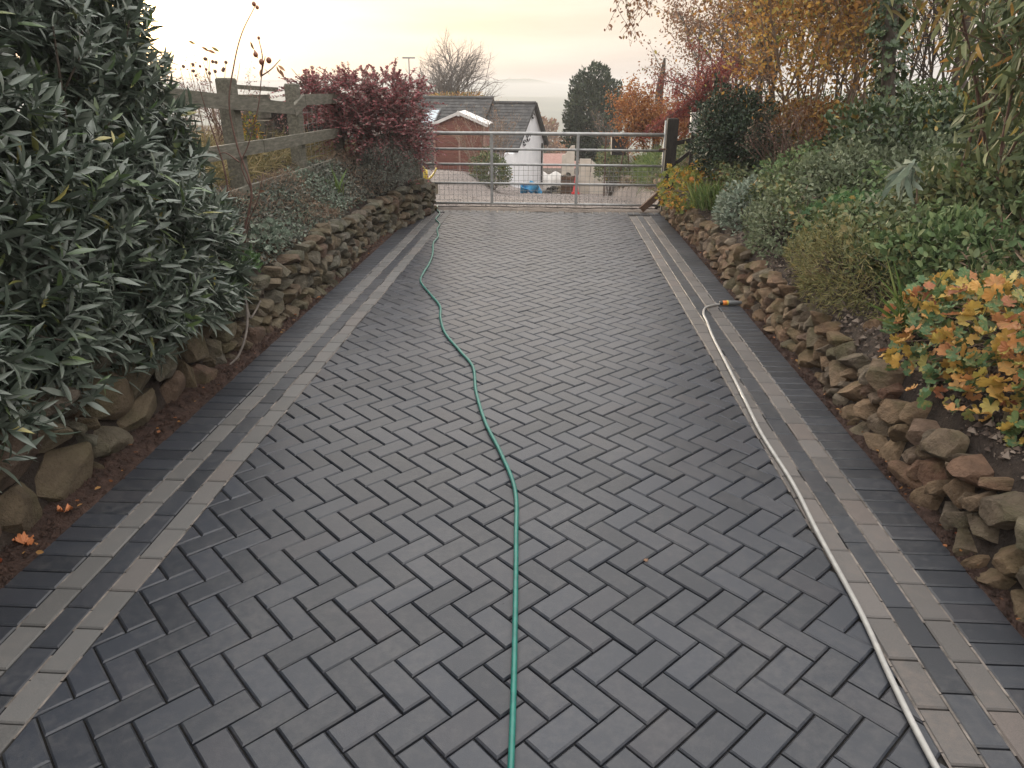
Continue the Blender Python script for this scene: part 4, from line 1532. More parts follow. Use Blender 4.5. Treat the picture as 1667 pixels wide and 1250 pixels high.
# near: geranium turning orange
plant('orange_geranium', 'geranium with orange, yellow and green lobed leaves hanging over the right wall', 'plant', (2.27, 3.15, 0.47), (0.52, 1.05, 0.50), T_LOBED, 1500, (0.05, 0.095), L['geranium'],
      stem='bark_pale', stems=90, keep=300, up=-0.1, jitter=0.45, flat=0.25, lump=0.16, shell=0.3, zmin=-0.12, stem_r=(0.003, 0.0018))
plant('lacy_plant', 'lacy yellow green plant spilling over the right wall in the middle', 'plant', (2.11, 5.05, 0.50), (0.40, 0.82, 0.38), T_THIN, 12000, (0.025, 0.06), L['yellow_green'], stems=60, up=0.2, jitter=0.9, flat=0.3, lump=0.3, zmin=-0.35)
plant('green_geranium', 'fresh green geranium mound behind the lacy yellow green plant', 'plant', (2.42, 6.0, 0.66), (0.36, 0.42, 0.32), T_LOBED, 520, (0.05, 0.085), L['geranium_green'], stem='bark_pale', stems=40, up=0.0, flat=0.35, lump=0.25)
plant('silver_plant', 'pale silver green mound on the wall below the dark evergreen bush', 'plant', (2.02, 7.75, 0.52), (0.34, 0.55, 0.36), T_OVAL, 2600, (0.028, 0.055), L['silver'], stems=40, flat=0.5, lump=0.22, zmin=-0.4)
plant('grey_green_plant', 'wide grey green mound spilling over the wall before the silver one', 'plant', (2.12, 6.62, 0.52), (0.42, 0.62, 0.36), T_OVAL, 4200, (0.025, 0.05), L['sage'], stems=50, flat=0.5, lump=0.28, zmin=-0.4)
plant('sage_bush', 'large grey green sage bush in the middle of the right bank', 'bush', (3.05, 7.1, 0.86), (0.75, 0.95, 0.48), T_OVAL, 8000, (0.03, 0.062), L['sage'], stems=60, flat=0.4, lump=0.35)
plant('leafy_plant', 'bright green leafy plant just behind the orange geranium', 'plant', (2.45, 4.55, 0.66), (0.40, 0.55, 0.34), T_OVAL, 4200, (0.035, 0.068), L['sage_green'], stems=40, flat=0.45, lump=0.3)
plant('leafy_plant', 'dull green broad leaved plant at the foot of the long leaved shrub', 'plant', (3.1, 5.3, 0.92), (0.6, 0.8, 0.42), T_OVAL, 5500, (0.04, 0.08), L['dull_green'], stems=40, flat=0.4, lump=0.4)
plant('dark_bush', 'dark green bush with broad leaves under the ivy covered trunk', 'bush', (3.9, 7.6, 1.2), (0.9, 1.0, 0.50), T_OVAL, 7500, (0.04, 0.08), L['ivy'], stems=50, flat=0.4, lump=0.35)
plant('yellow_geranium', 'yellow and green geranium on the wall end beside the gate post', 'plant', (1.93, 9.95, 0.42), (0.46, 0.75, 0.40), T_LOBED, 900, (0.045, 0.08), L['geranium_yellow'], stem='bark_pale', stems=50, up=0.0, flat=0.3, lump=0.22, zmin=-0.45)
plant('yew_bush', 'rounded dark evergreen bush standing on the bank near the gate post', 'bush', (2.22, 9.5, 1.22), (0.46, 0.46, 0.50), T_RHOMB, 12000, (0.03, 0.06), L['yew'], stem='bark', stems=70, up=0.5, jitter=0.9, lump=0.42, freq=4.0, shell=0.6, zmin=-0.8, stem_r=(0.012, 0.004))


def tuft(name, label, c, n, length, spread, mat, lean=(0, 0), tmpl=T_BLADE, wide=1.0, group=None):
    r = np.random.default_rng(int(c[0] * 100 + c[1] * 10) % 1000)
    root = thing(name, label, 'grass', c, group)
    P = np.array(c) + r.normal(size=(n, 3)) * np.array([spread, spread, 0.01])
    D = unit(r.normal(size=(n, 3)) * 0.35 + UP + np.array([lean[0], lean[1], 0]))
    N = unit(r.normal(size=(n, 3)) + np.array([0, 0, 0.2]) - D * 0)
    V, F = leaves(tmpl, P, D, N, r.uniform(length * 0.6, length, n), wide)
    part('blades', mesh_np('blades', V, F, mat, True), root, kind='stuff')
    return root


tuft('grass_tuft', 'bright green grass tuft between the yellow geranium and the silver plant', (1.93, 8.85, 0.44), 420, 0.34, 0.12, L['grass'], (-0.3, -0.1))
tuft('grass_tuft', 'thin arching grass blades hanging over bare soil left of the orange geranium', (1.98, 3.95, 0.50), 26, 0.42, 0.03, L['grass'], (-0.75, -0.7), wide=0.8)
tuft('grass_tuft', 'long yellow green blades sticking out above the lacy plant', (2.35, 5.55, 0.72), 16, 0.5, 0.02, L['grass'], (0.9, -0.5), wide=0.8)

# brown twiggy shrub, golden tree, bare thicket
SPEC_SHRUB = [(6, 0.10, 0.02, 7, 0.55, 0.55), (5, 0.16, 0.02, 5, 0.55, 0.6), (4, 0.2, 0.0, 0, 0, 0)]
rt_, tips, _ = tree('twiggy_shrub', 'brown bare twiggy shrub between the dark evergreen bush and the sage', 'bush',
                    [(2.62 + 0.12 * math.sin(k * 2.1), 8.55 + 0.12 * math.cos(k * 2.1), 0.66) for k in range(9)], SPEC_SHRUB, 0.78, 0.009, M['bark_red'], 61, tilt=0.42)
P, D, N, S = leaves_on(tips, 500, T_RHOMB, (0.02, 0.04), 61, 0.02)
finish_plant(rt_, T_RHOMB, P, D, N, S, L['brown'])

LOW = 0.1
SPEC_GOLD = [(9, 0.06, 0.05, 15, 0.45, 0.65), (6, 0.14, 0.05, 8, 0.55, 0.65), (5, 0.18, 0.0, 0, 0, 0)]
rt_, tips, _ = tree('golden_tree', 'multi stemmed tree with golden yellow leaves rising from the right bank', 'tree',
                    [(3.0, 9.9, 0.85), (3.15, 9.6, 0.9), (3.4, 9.3, 1.0), (3.3, 10.1, 0.95), (3.65, 9.2, 1.05), (2.85, 10.4, 0.8), (3.55, 9.8, 1.0)], SPEC_GOLD, 2.9, 0.020, M['bark_pale'], 62, tilt=0.13)
P, D, N, S = leaves_on(tips, 21000, T_OVAL, (0.035, 0.07), 62, 0.22)
k = (P[:, 0] < 3.75 + 0.25 * np.sin(P[:, 2] * 3)) | (np.random.default_rng(1).random(len(P)) < 0.3)
finish_plant(rt_, T_OVAL, P[k], D[k], N[k], S[k], L['golden'], name='crown')

SPEC_THK = [(8, 0.07, 0.05, 14, 0.42, 0.6), (6, 0.14, 0.03, 6, 0.55, 0.65), (5, 0.18, 0.0, 0, 0, 0)]
for q, (bx, by, lab) in enumerate(((4.7, 11.2, 'bare dark thicket of upright stems behind the ivy covered trunk'), (5.9, 11.8, 'bare twiggy thicket at the back of the bank, second from the golden tree'),
                                   (7.2, 11.0, 'bare twiggy thicket furthest along the bank behind the long leaved shrub'), (4.1, 12.6, 'bare thicket showing through the golden tree'))):
    r_ = np.random.default_rng(70 + q)
    rt_, tips, _ = tree('bare_thicket', lab, 'bush', [(bx + r_.normal() * 0.45, by + r_.normal() * 0.35, float(terrain(bx, by)) - 0.05) for _ in range(9)], SPEC_THK, 3.1, 0.017, M['bark'], 70 + q,
                        group='bare thickets at the back of the right bank', tilt=0.14)
    P, D, N, S = leaves_on(tips, 500, T_OVAL, (0.04, 0.07), 70 + q, 0.05)
    finish_plant(rt_, T_OVAL, P, D, N, S, L['bronze'])

LOW = 0.3
rt_, tips, _ = tree('hawthorn_tree', 'dense brown and yellow leaved tree behind the golden tree', 'tree', [(3.6, 11.6, 0.95), (4.3, 11.4, 1.0), (3.0, 11.9, 0.85), (5.0, 11.9, 1.05)], SPEC_GOLD, 3.0, 0.03, M['bark'], 65, tilt=0.12)
P, D, N, S = leaves_on(tips, 13000, T_OVAL, (0.045, 0.08), 65, 0.16)
k = (P[:, 0] < 4.4) | (np.random.default_rng(2).random(len(P)) < 0.25)
finish_plant(rt_, T_OVAL, P[k], D[k], N[k], S[k], L['russet'], name='crown')
# ivy covered trunk
iv = thing('ivy_trunk', 'leaning trunk wrapped in ivy with a few yellow leaves', 'tree', (3.35, 8.0, 0.95))
tp = catmull([(3.40, 8.0, 0.9), (3.36, 8.0, 1.5), (3.26, 8.02, 2.2), (3.22, 8.05, 3.0), (3.1, 8.1, 4.2)], 8)
part('trunk', MB().tube(tp, np.linspace(0.075, 0.05, len(tp)), 9).mesh('trunk', M['bark'], True), iv)
r_ = np.random.default_rng(80)
i_ = r_.integers(0, len(tp), 900)
d_ = unit(r_.normal(size=(900, 3)) * np.array([1, 1, 0.3]))
finish_plant(iv, T_LOBED, tp[i_] + d_ * r_.uniform(0.06, 0.2, (900, 1)) + r_.normal(size=(900, 3)) * 0.03, unit(d_ * 0.5 - UP * 0.7 + r_.normal(size=(900, 3)) * 0.3), unit(d_ + UP * 0.3), r_.uniform(0.05, 0.10, 900), L['ivy'], name='ivy')
dk = thing('dark_tree', 'dark bare trunk among twigs at the back of the bank', 'tree', (4.72, 9.4, 1.2))
tp = catmull([(4.72, 9.4, 1.15), (4.68, 9.4, 2.0), (4.6, 9.42, 3.0), (4.5, 9.5, 4.6)], 8)
part('trunk', MB().tube(tp, np.linspace(0.09, 0.06, len(tp)), 9).mesh('trunk', M['bark'], True), dk)
mb = MB()
for (a, b, c) in (((4.66, 9.4, 2.2), (4.95, 9.4, 2.7), (5.3, 9.5, 3.6)), ((4.62, 9.4, 2.7), (4.3, 9.4, 3.1), (4.1, 9.3, 3.9))):
    mb.tube(catmull([a, b, c], 6), np.linspace(0.035, 0.015, 13), 6)
part('limb', mb.mesh('limb', M['bark'], True), dk)

plant('golden_undergrowth', 'golden brown undergrowth at the foot of the golden tree', 'bush', (3.25, 9.8, 1.18), (0.85, 0.8, 0.52), T_OVAL, 5200, (0.035, 0.065), L['russet'], stem='bark_pale', stems=60, jitter=1.0, lump=0.35, shell=0.6, zmin=-0.2)
# tall shrub with long drooping leaves at the right edge
SPEC_BUD = [(8, 0.06, 0.03, 7, 0.42, 0.6), (6, 0.12, -0.03, 0, 0, 0)]
rt_, tips, outs = tree('long_leaved_shrub', 'tall shrub with long drooping green and yellow leaves at the right edge', 'bush',
                       [(2.95 + 0.25 * math.sin(k * 1.7), 4.95 + 0.5 * math.cos(k * 2.3), 0.85) for k in range(10)], SPEC_BUD, 1.9, 0.013, M['bark_red'], 91, tilt=0.2)
lp = [q[1] for q in outs]
P, D, N, S = leaves_on(lp, 3000, T_LONG, (0.09, 0.17), 91, 0.07, hang=0.9)
finish_plant(rt_, T_LONG, P, D, N, S, L['dull_green'])
P, D, N, S = leaves_on(lp, 260, T_LONG, (0.08, 0.15), 92, 0.07, hang=0.9)
V, F = leaves(T_LONG, P, D, N, S)
part('yellow_leaves', mesh_np('yellow_leaves', V, F, L['golden'], True), rt_, kind='stuff')
P = np.array([2.42, 5.2, 1.25]) + np.random.default_rng(5).normal(size=(26, 3)) * 0.04
r_ = np.random.default_rng(6)
dr = thing('drooping_spray', 'pale drooping spray of long leaves in front of the dark bush', 'plant', (2.55, 5.25, 0.8))
V, F = leaves(T_LONG, P, unit(r_.normal(size=(26, 3)) * 0.5 - UP * 0.8 + np.array([-0.5, -0.4, 0])), r_.normal(size=(26, 3)) + UP, r_.uniform(0.12, 0.22, 26))
part('foliage', mesh_np('foliage', V, F, L['silver'], True), dr, kind='stuff')
part('stems', MB().tube(catmull([(2.55, 5.25, 0.75), (2.5, 5.25, 1.1), (2.42, 5.2, 1.27)], 6), np.linspace(0.008, 0.004, 13), 5).mesh('stems', M['bark_pale']), dr)

# red maple by the gate post
SPEC_AC = [(6, 0.18, 0.02, 9, 0.7, 0.9), (6, 0.16, -0.06, 7, 0.5, 0.6), (5, 0.16, -0.12, 0, 0, 0)]
rt_, tips, _ = tree('red_maple', 'low weeping maple with dark red cut leaves arching over the gate post', 'tree', [(2.55, 12.4, 0.75), (2.45, 12.5, 0.75), (2.65, 12.3, 0.8)], SPEC_AC, 1.15, 0.03, M['bark'], 101, tilt=0.5)
P, D, N, S = leaves_on(tips, 6500, T_THIN, (0.05, 0.10), 101, 0.05, hang=1.0)
finish_plant(rt_, T_THIN, P, D, N, S, L['acer'], name='crown')
# one long red branch reaching left over the gate
mb = MB()
br = []
for q in range(9):
    e = np.array([1.25 + 0.12 * q, 11.75 + 0.05 * q, 1.02 + 0.075 * q])
    P_ = catmull([(2.4, 12.3, 1.25 + 0.05 * q), (1.9 + 0.06 * q, 12.0, 1.33 + 0.06 * q), tuple(e)], 8)
    br.append(P_[5:])
    mb.tube(P_, np.linspace(0.010, 0.003, len(P_)), 5, cap=False)
part('limb', mb.mesh('limb', M['bark_red']), rt_)
P, D, N, S = leaves_on(br, 1500, T_THIN, (0.045, 0.09), 102, 0.05, hang=1.0)
V, F = leaves(T_THIN, P, D, N, S)
part('crown', mesh_np('crown', V, F, L['acer'], True), rt_, kind='stuff')

# birch branch hanging into the picture from a tall birch behind the golden tree
SPEC_BIR = [(9, 0.05, 0.06, 12, 0.42, 0.7), (6, 0.14, 0.0, 7, 0.5, 0.6), (5, 0.18, -0.12, 0, 0, 0)]
rt_, tips, _ = tree('birch_tree', 'birch behind the golden tree with sparse twigs hanging into the sky', 'tree', [(3.4, 13.2, 0.9)], SPEC_BIR, 4.6, 0.07, M['bark_grey'], 111, tilt=0.05, twig_mat=M['bark_red'])
mb = MB()
hang = []
limb = catmull([(3.35, 13.1, 3.4), (2.6, 11.5, 3.5), (1.8, 9.8, 3.15), (1.05, 8.9, 2.85), (0.62, 8.6, 2.72)], 10)
mb.tube(limb, np.linspace(0.03, 0.006, len(limb)), 6)
r_ = np.random.default_rng(112)
for q in range(34):
    i = int(r_.integers(16, len(limb)))
    p = limb[i]
    ln = r_.uniform(0.25, 0.62)
    e = [p, p + np.array([r_.normal() * 0.08, r_.normal() * 0.1, -0.35 * ln]), p + np.array([r_.normal() * 0.14, r_.normal() * 0.14, -ln])]
    P_ = catmull(e, 5)
    hang.append(P_[4:])
    mb.tube(P_, np.linspace(0.004, 0.0016, len(P_)), 4, cap=False)
part('limb', mb.mesh('limb', M['bark_red']), rt_)
P, D, N, S = leaves_on(hang, 620, T_OVAL, (0.03, 0.055), 113, 0.03, hang=1.2)
V, F = leaves(T_OVAL, P, D, N, S)
part('crown', mesh_np('crown', V, F, L['bronze'], True), rt_, kind='stuff')
P, D, N, S = leaves_on(tips, 2600, T_OVAL, (0.035, 0.06), 114, 0.06)
V, F = leaves(T_OVAL, P, D, N, S)
part('crown', mesh_np('crown', V, F, L['golden'], True), rt_, kind='stuff')

# ---------------------------------------------------------------- plants on the left bank
def left_x(y, t):
    return wall_left_x(y) - 0.17 - 0.55 * t


cover('ground_cover', 'grey green and brown ground cover between the left wall and the fence', 9000, left_x, (4.7, 10.2), 0.17, T_OVAL, (0.02, 0.045), L['grey_shrub'], 121, lumpf=3)
cover('ground_cover', 'dry brownish pink stalks among the left bank plants', 6500, left_x, (5.4, 10.0), 0.20, T_THIN, (0.03, 0.07), L['brown'], 122, lumpf=3.5, tilt=1.5)
cover('ground_cover', 'silver leaved carpet on the left bank below the fence', 5200, left_x, (5.2, 9.0), 0.16, T_OVAL, (0.02, 0.04), L['silver'], 123, lumpf=4)
plant('pale_geranium', 'pale green geranium on the left wall beside the laurel hedge', 'plant', (-2.40, 5.85, 0.52), (0.20, 0.42, 0.17), T_LOBED, 420, (0.035, 0.06), L['silver'], stem='bark_pale', stems=30, up=0.0, flat=0.5, lump=0.25)
plant('green_plant', 'small green plant on the left wall top at the end of the hedge', 'plant', (-2.36, 5.2, 0.48), (0.17, 0.28, 0.18), T_OVAL, 420, (0.03, 0.07), L['green'], stems=20)
plant('grey_shrub', 'soft grey shrub spilling over the wall end under the red cotoneaster', 'bush', (-2.16, 9.85, 0.74), (0.40, 0.72, 0.36), T_THIN, 9000, (0.025, 0.055), L['grey_shrub'], stems=60, jitter=0.9, zmin=-0.5, lump=0.3)
irs = tuft('iris_leaves', 'few upright yellow green sword leaves on the left bank', (-2.42, 8.35, 0.62), 9, 0.34, 0.02, L['grass'], (0, 0), wide=1.8)
cover('long_grass', 'rough yellowish grass behind the left fence', 9000, lambda y, t: -2.85 - 3.2 * t, (5.2, 12.5), 0.30, T_BLADE, (0.12, 0.3), L['dry_grass'], 124, tilt=1.5)['category'] = 'grass'


def cotoneaster():
    root = thing('cotoneaster_bush', 'sprawling cotoneaster with red autumn leaves draped over the fence end', 'bush', (-2.35, 10.1, 0.6))
    r = np.random.default_rng(131)
    lumps = [(-2.95, 9.5, 1.60, .26, .45, .16), (-2.62, 9.9, 1.62, .42, .5, .22), (-2.25, 10.2, 1.62, .40, .5, .30), (-1.98, 10.35, 1.42, .30, .5, .42), (-2.3, 9.9, 1.25, .42, .5, .38), (-2.6, 9.8, 1.25, .35, .5, .25), (-2.0, 10.5, 1.0, .30, .4, .35)]
    mb = MB()
    LP, LD, LN, LS = [], [], [], []
    for q in range(1350):
        cx, cy, cz, rx, ry, rz = lumps[r.integers(0, len(lumps))]
        d = unit(r.normal(size=3) + np.array([0.1, -0.35, 0.25]))
        p0 = np.array([cx, cy, cz]) + d * np.array([rx, ry, rz]) * r.uniform(0.45, 0.95)
        out = unit(d + r.normal(size=3) * 0.5 + UP * 0.25)
        ln = r.uniform(0.14, 0.36)
        P_ = np.array([p0 + out * ln * t - UP * (0.28 * ln * t * t) for t in np.linspace(0, 1, 6)])
        mb.tube(P_, np.linspace(0.004, 0.0015, 6), 3, cap=False)
        side = unit(np.cross(out, UP))
        for t in np.linspace(0.1, 1, 11):
            for sgn in (-1, 1):
                LP.append(p0 + out * ln * t - UP * (0.28 * ln * t * t))
                LD.append(unit(side * sgn + out * 0.8 + r.normal(size=3) * 0.35))
                LN.append(UP + r.normal(size=3) * 0.5)
                LS.append(r.uniform(0.022, 0.048))
    part('twigs', mb.mesh('twigs', M['bark_grey']), root, kind='stuff')
    finish_plant(root, T_OVAL, np.array(LP), np.array(LD), np.array(LN), np.array(LS), L['cotoneaster'])
    mb = MB()
    for q in range(16):
        cx, cy, cz, rx, ry, rz = lumps[q % len(lumps)]
        e = np.array([cx, cy, cz]) + r.normal(size=3) * 0.12
        mb.tube(catmull([(-2.4 + r.normal() * 0.1, 10.2, 0.55), (-2.4 + r.normal() * 0.15, 10.1, 1.0), tuple(e)], 6), np.linspace(0.02, 0.006, 13), 5, cap=False)
    # stray shoots at the fence corner
    for e in ((-3.05, 9.1, 1.82), (-3.2, 9.0, 1.62), (-3.05, 9.0, 1.93)):
        mb.tube(catmull([(-2.8, 9.5, 1.6), (-2.95, 9.3, 1.72), e], 6), np.linspace(0.009, 0.003, 13), 5, cap=False)
    part('branches', mb.mesh('branches', M['bark_grey']), root, kind='stuff')


cotoneaster()


def rose():
    root = thing('wild_rose', 'tall wild rose stems with hips and a few leaves beside the hedge', 'plant', (-2.3, 5.2, 0.45))
    stems = [
        [(-2.30, 5.2, 0.42), (-2.23, 5.2, 0.75), (-2.14, 5.2, 1.05), (-2.21, 5.22, 1.35), (-2.24, 5.25, 1.62), (-2.17, 5.25, 1.87), (-2.09, 5.25, 2.06), (-1.98, 5.25, 2.22)],
        [(-2.14, 5.2, 1.05), (-2.19, 5.2, 1.22), (-2.12, 5.2, 1.36), (-2.02, 5.2, 1.60), (-1.97, 5.2, 1.80), (-1.93, 5.2, 1.92)],
        [(-1.97, 5.2, 1.80), (-1.90, 5.2, 1.84), (-1.83, 5.2, 1.90)],
        [(-1.97, 5.2, 1.80), (-1.95, 5.2, 1.92), (-1.96, 5.2, 2.02)],
        [(-2.30, 5.22, 0.42), (-2.33, 5.25, 0.8), (-2.34, 5.25, 1.2), (-2.42, 5.3, 1.5), (-2.46, 5.3, 1.75)],
        [(-2.2, 5.2, 1.24), (-2.30, 5.22, 1.30), (-2.38, 5.25, 1.28)],
        [(-2.26, 5.2, 0.6), (-2.16, 5.15, 0.85), (-2.06, 5.1, 1.0), (-2.0, 5.1, 1.18)],
    ]
    for i, s in enumerate(stems):
        P = catmull(s, 7)
        part('stem', MB().tube(P, np.linspace(0.010 if i in (0, 4) else 0.0055, 0.0025, len(P)), 6).mesh('stem', M['bark_red'], True), root)
    V, F = ICO[2]
    me = mesh_np('hip', V * np.array([1, 1, 1.15]), F, L['hip'], True)
    for p, s in (((-1.99, 5.19, 1.93), 0.016), ((-1.955, 5.19, 1.885), 0.018), ((-1.905, 5.19, 1.895), 0.018), ((-1.96, 5.2, 2.03), 0.010), ((-1.985, 5.25, 2.235), 0.014), ((-1.965, 5.25, 2.215), 0.012),
                 ((-2.43, 5.3, 1.86), 0.009), ((-2.39, 5.3, 1.84), 0.009), ((-2.47, 5.3, 1.80), 0.009)):
        o = link('hip', me, root)
        o.location = Vector(p) - root.location
        o.scale = (s, s, s)
    lv = [mesh_np('leaf', T_LAUREL[0] * np.array([1.7, 1, 1]), T_LAUREL[1], L['bronze'], True)]
    r = np.random.default_rng(9)
    for p, d in (((-1.86, 5.2, 1.86), (0.3, 0, -1)), ((-1.85, 5.2, 1.865), (0.7, 0, -0.5)), ((-1.84, 5.2, 1.84), (0.4, 0.1, -1)), ((-1.97, 5.2, 1.84), (-0.2, 0, -1)), ((-1.95, 5.2, 1.845), (0.6, 0, -0.5)),
                 ((-2.0, 5.2, 1.96), (0.3, 0, -0.9)), ((-2.0, 5.2, 1.96), (-0.3, 0, 0.6)), ((-2.40, 5.3, 1.98), (0.8, 0, -0.4)), ((-2.36, 5.3, 1.96), (0.9, 0, -0.3)), ((-2.44, 5.3, 2.0), (-0.6, 0, 0.2)),
                 ((-2.33, 5.3, 1.98), (0.8, 0, -0.5)), ((-2.05, 5.1, 1.05), (0.8, -0.3, 0.2)), ((-2.3, 5.2, 0.9), (-0.5, -0.6, -0.2))):
        o = link('leaf', lv[0], root)
        o.matrix_basis = Matrix.Translation(-root.location) @ leaf_matrix(p, d, r.normal(size=3) * 0.4 + np.array([0, -1, 0.3]), 0.055)


rose()
umb = thing('dry_seed_heads', 'dry brown seed heads on thin stalks behind the hedge top', 'plant', (-4.2, 9.0, 0.75))
mb = MB()
r_ = np.random.default_rng(15)
heads = MB()
for q in range(12):
    x = -4.35 + 0.55 * r_.random()
    t = 1.82 + 0.22 * r_.random()
    mb.tube(catmull([(x + 0.05, 9.0, 0.75), (x, 9.0, 1.4), (x + r_.normal() * 0.08, 9.0, t)], 5), np.linspace(0.006, 0.003, 11), 4)
    V, F = ICO[1]
    heads.add(V * 0.022 + np.array([x, 9.0, t]), F)
part('stalks', mb.mesh('stalks', M['bark_pale']), umb, kind='stuff')
part('seed_heads', heads.mesh('seed_heads', M['bark_red']), umb, kind='stuff')
rt_, tips, _ = tree('pink_twig_shrub', 'pinkish dry twiggy shrub behind the fence next to the hedge', 'bush', [(-4.3 + 0.2 * math.sin(q * 2), 9.6 + 0.2 * math.cos(q * 2), 0.75) for q in range(9)], SPEC_SHRUB, 0.95, 0.010, M['bark_red'], 141, tilt=0.35)
P, D, N, S = leaves_on(tips, 1200, T_RHOMB, (0.02, 0.04), 141, 0.03)
finish_plant(rt_, T_RHOMB, P, D, N, S, L['ferny'])
rt_, tips, _ = tree('red_twig_hedge', 'hedge of upright reddish twigs seen through the fence netting', 'hedge', [(-3.9 + 0.13 * q, 12.3 + 0.1 * math.sin(q * 2.3), 0.72) for q in range(12)], SPEC_SHRUB, 0.62, 0.008, M['bark_red'], 142, tilt=0.2)
P, D, N, S = leaves_on(tips, 3600, T_RHOMB, (0.02, 0.04), 142, 0.04)
finish_plant(rt_, T_RHOMB, P, D, N, S, L['ferny'])
plant('yellow_shrub', 'small yellow leaved upright shrub behind the fence', 'bush', (-3.66, 9.1, 1.15), (0.12, 0.14, 0.36), T_OVAL, 420, (0.025, 0.05), L['geranium_yellow'], stems=12, zmin=-0.9, base_z=0.75)

# lean-to and timbers behind the fence
hut = thing('garden_hut', 'low dark board hut with flat roof behind the left fence', 'shed', (-4.5, 12.2, 0.7))
part('wall', MB().box((-4.35, 12.6, 1.05), (1.9, 1.0, 0.75)).mesh('wall', M['wood_dark']), hut)
for q in range(5):
    part('board', MB().box((-4.35, 12.09, 0.76 + 0.145 * q), (1.92, 0.02, 0.137)).mesh('board', M['wood_dark']), hut)
part('roof', MB().box((-4.35, 12.55, 1.45), (2.1, 1.25, 0.04)).mesh('roof', M['slate']), hut)
for (a, b, w, lab) in (((-3.55, 9.9, 0.75), (-2.98, 9.6, 1.68), 0.07, 'long pale plank leaning behind the fence, right of the tall post'), ((-3.75, 10.1, 0.75), (-3.2, 10.3, 1.45), 0.05, 'thin dark pole leaning behind the fence')):
    tag(link('leaning_plank', timber(MB(), a, b, 0.03, w).mesh('leaning_plank', M['wood_brown'])), lab, 'plank')
tag(link('timber_beam', timber(MB(), (-4.05, 9.4, 1.74), (-3.4, 9.45, 1.70), 0.08, 0.05).mesh('timber_beam', M['wood_grey'])), 'short grey beam end showing above the fence between two posts', 'timber')
tk = thing('timber_stack', 'grey weathered timber stack carrying the beam behind the fence', 'timber', (-3.75, 9.45, 0.75))
for q in range(6):
    part('plank', MB().box((-3.78 + 0.02 * math.sin(q * 3), 9.45, 0.83 + 0.15 * q), (0.5 - 0.02 * q, 0.35, 0.125)).mesh('plank', M['wood_grey']), tk)

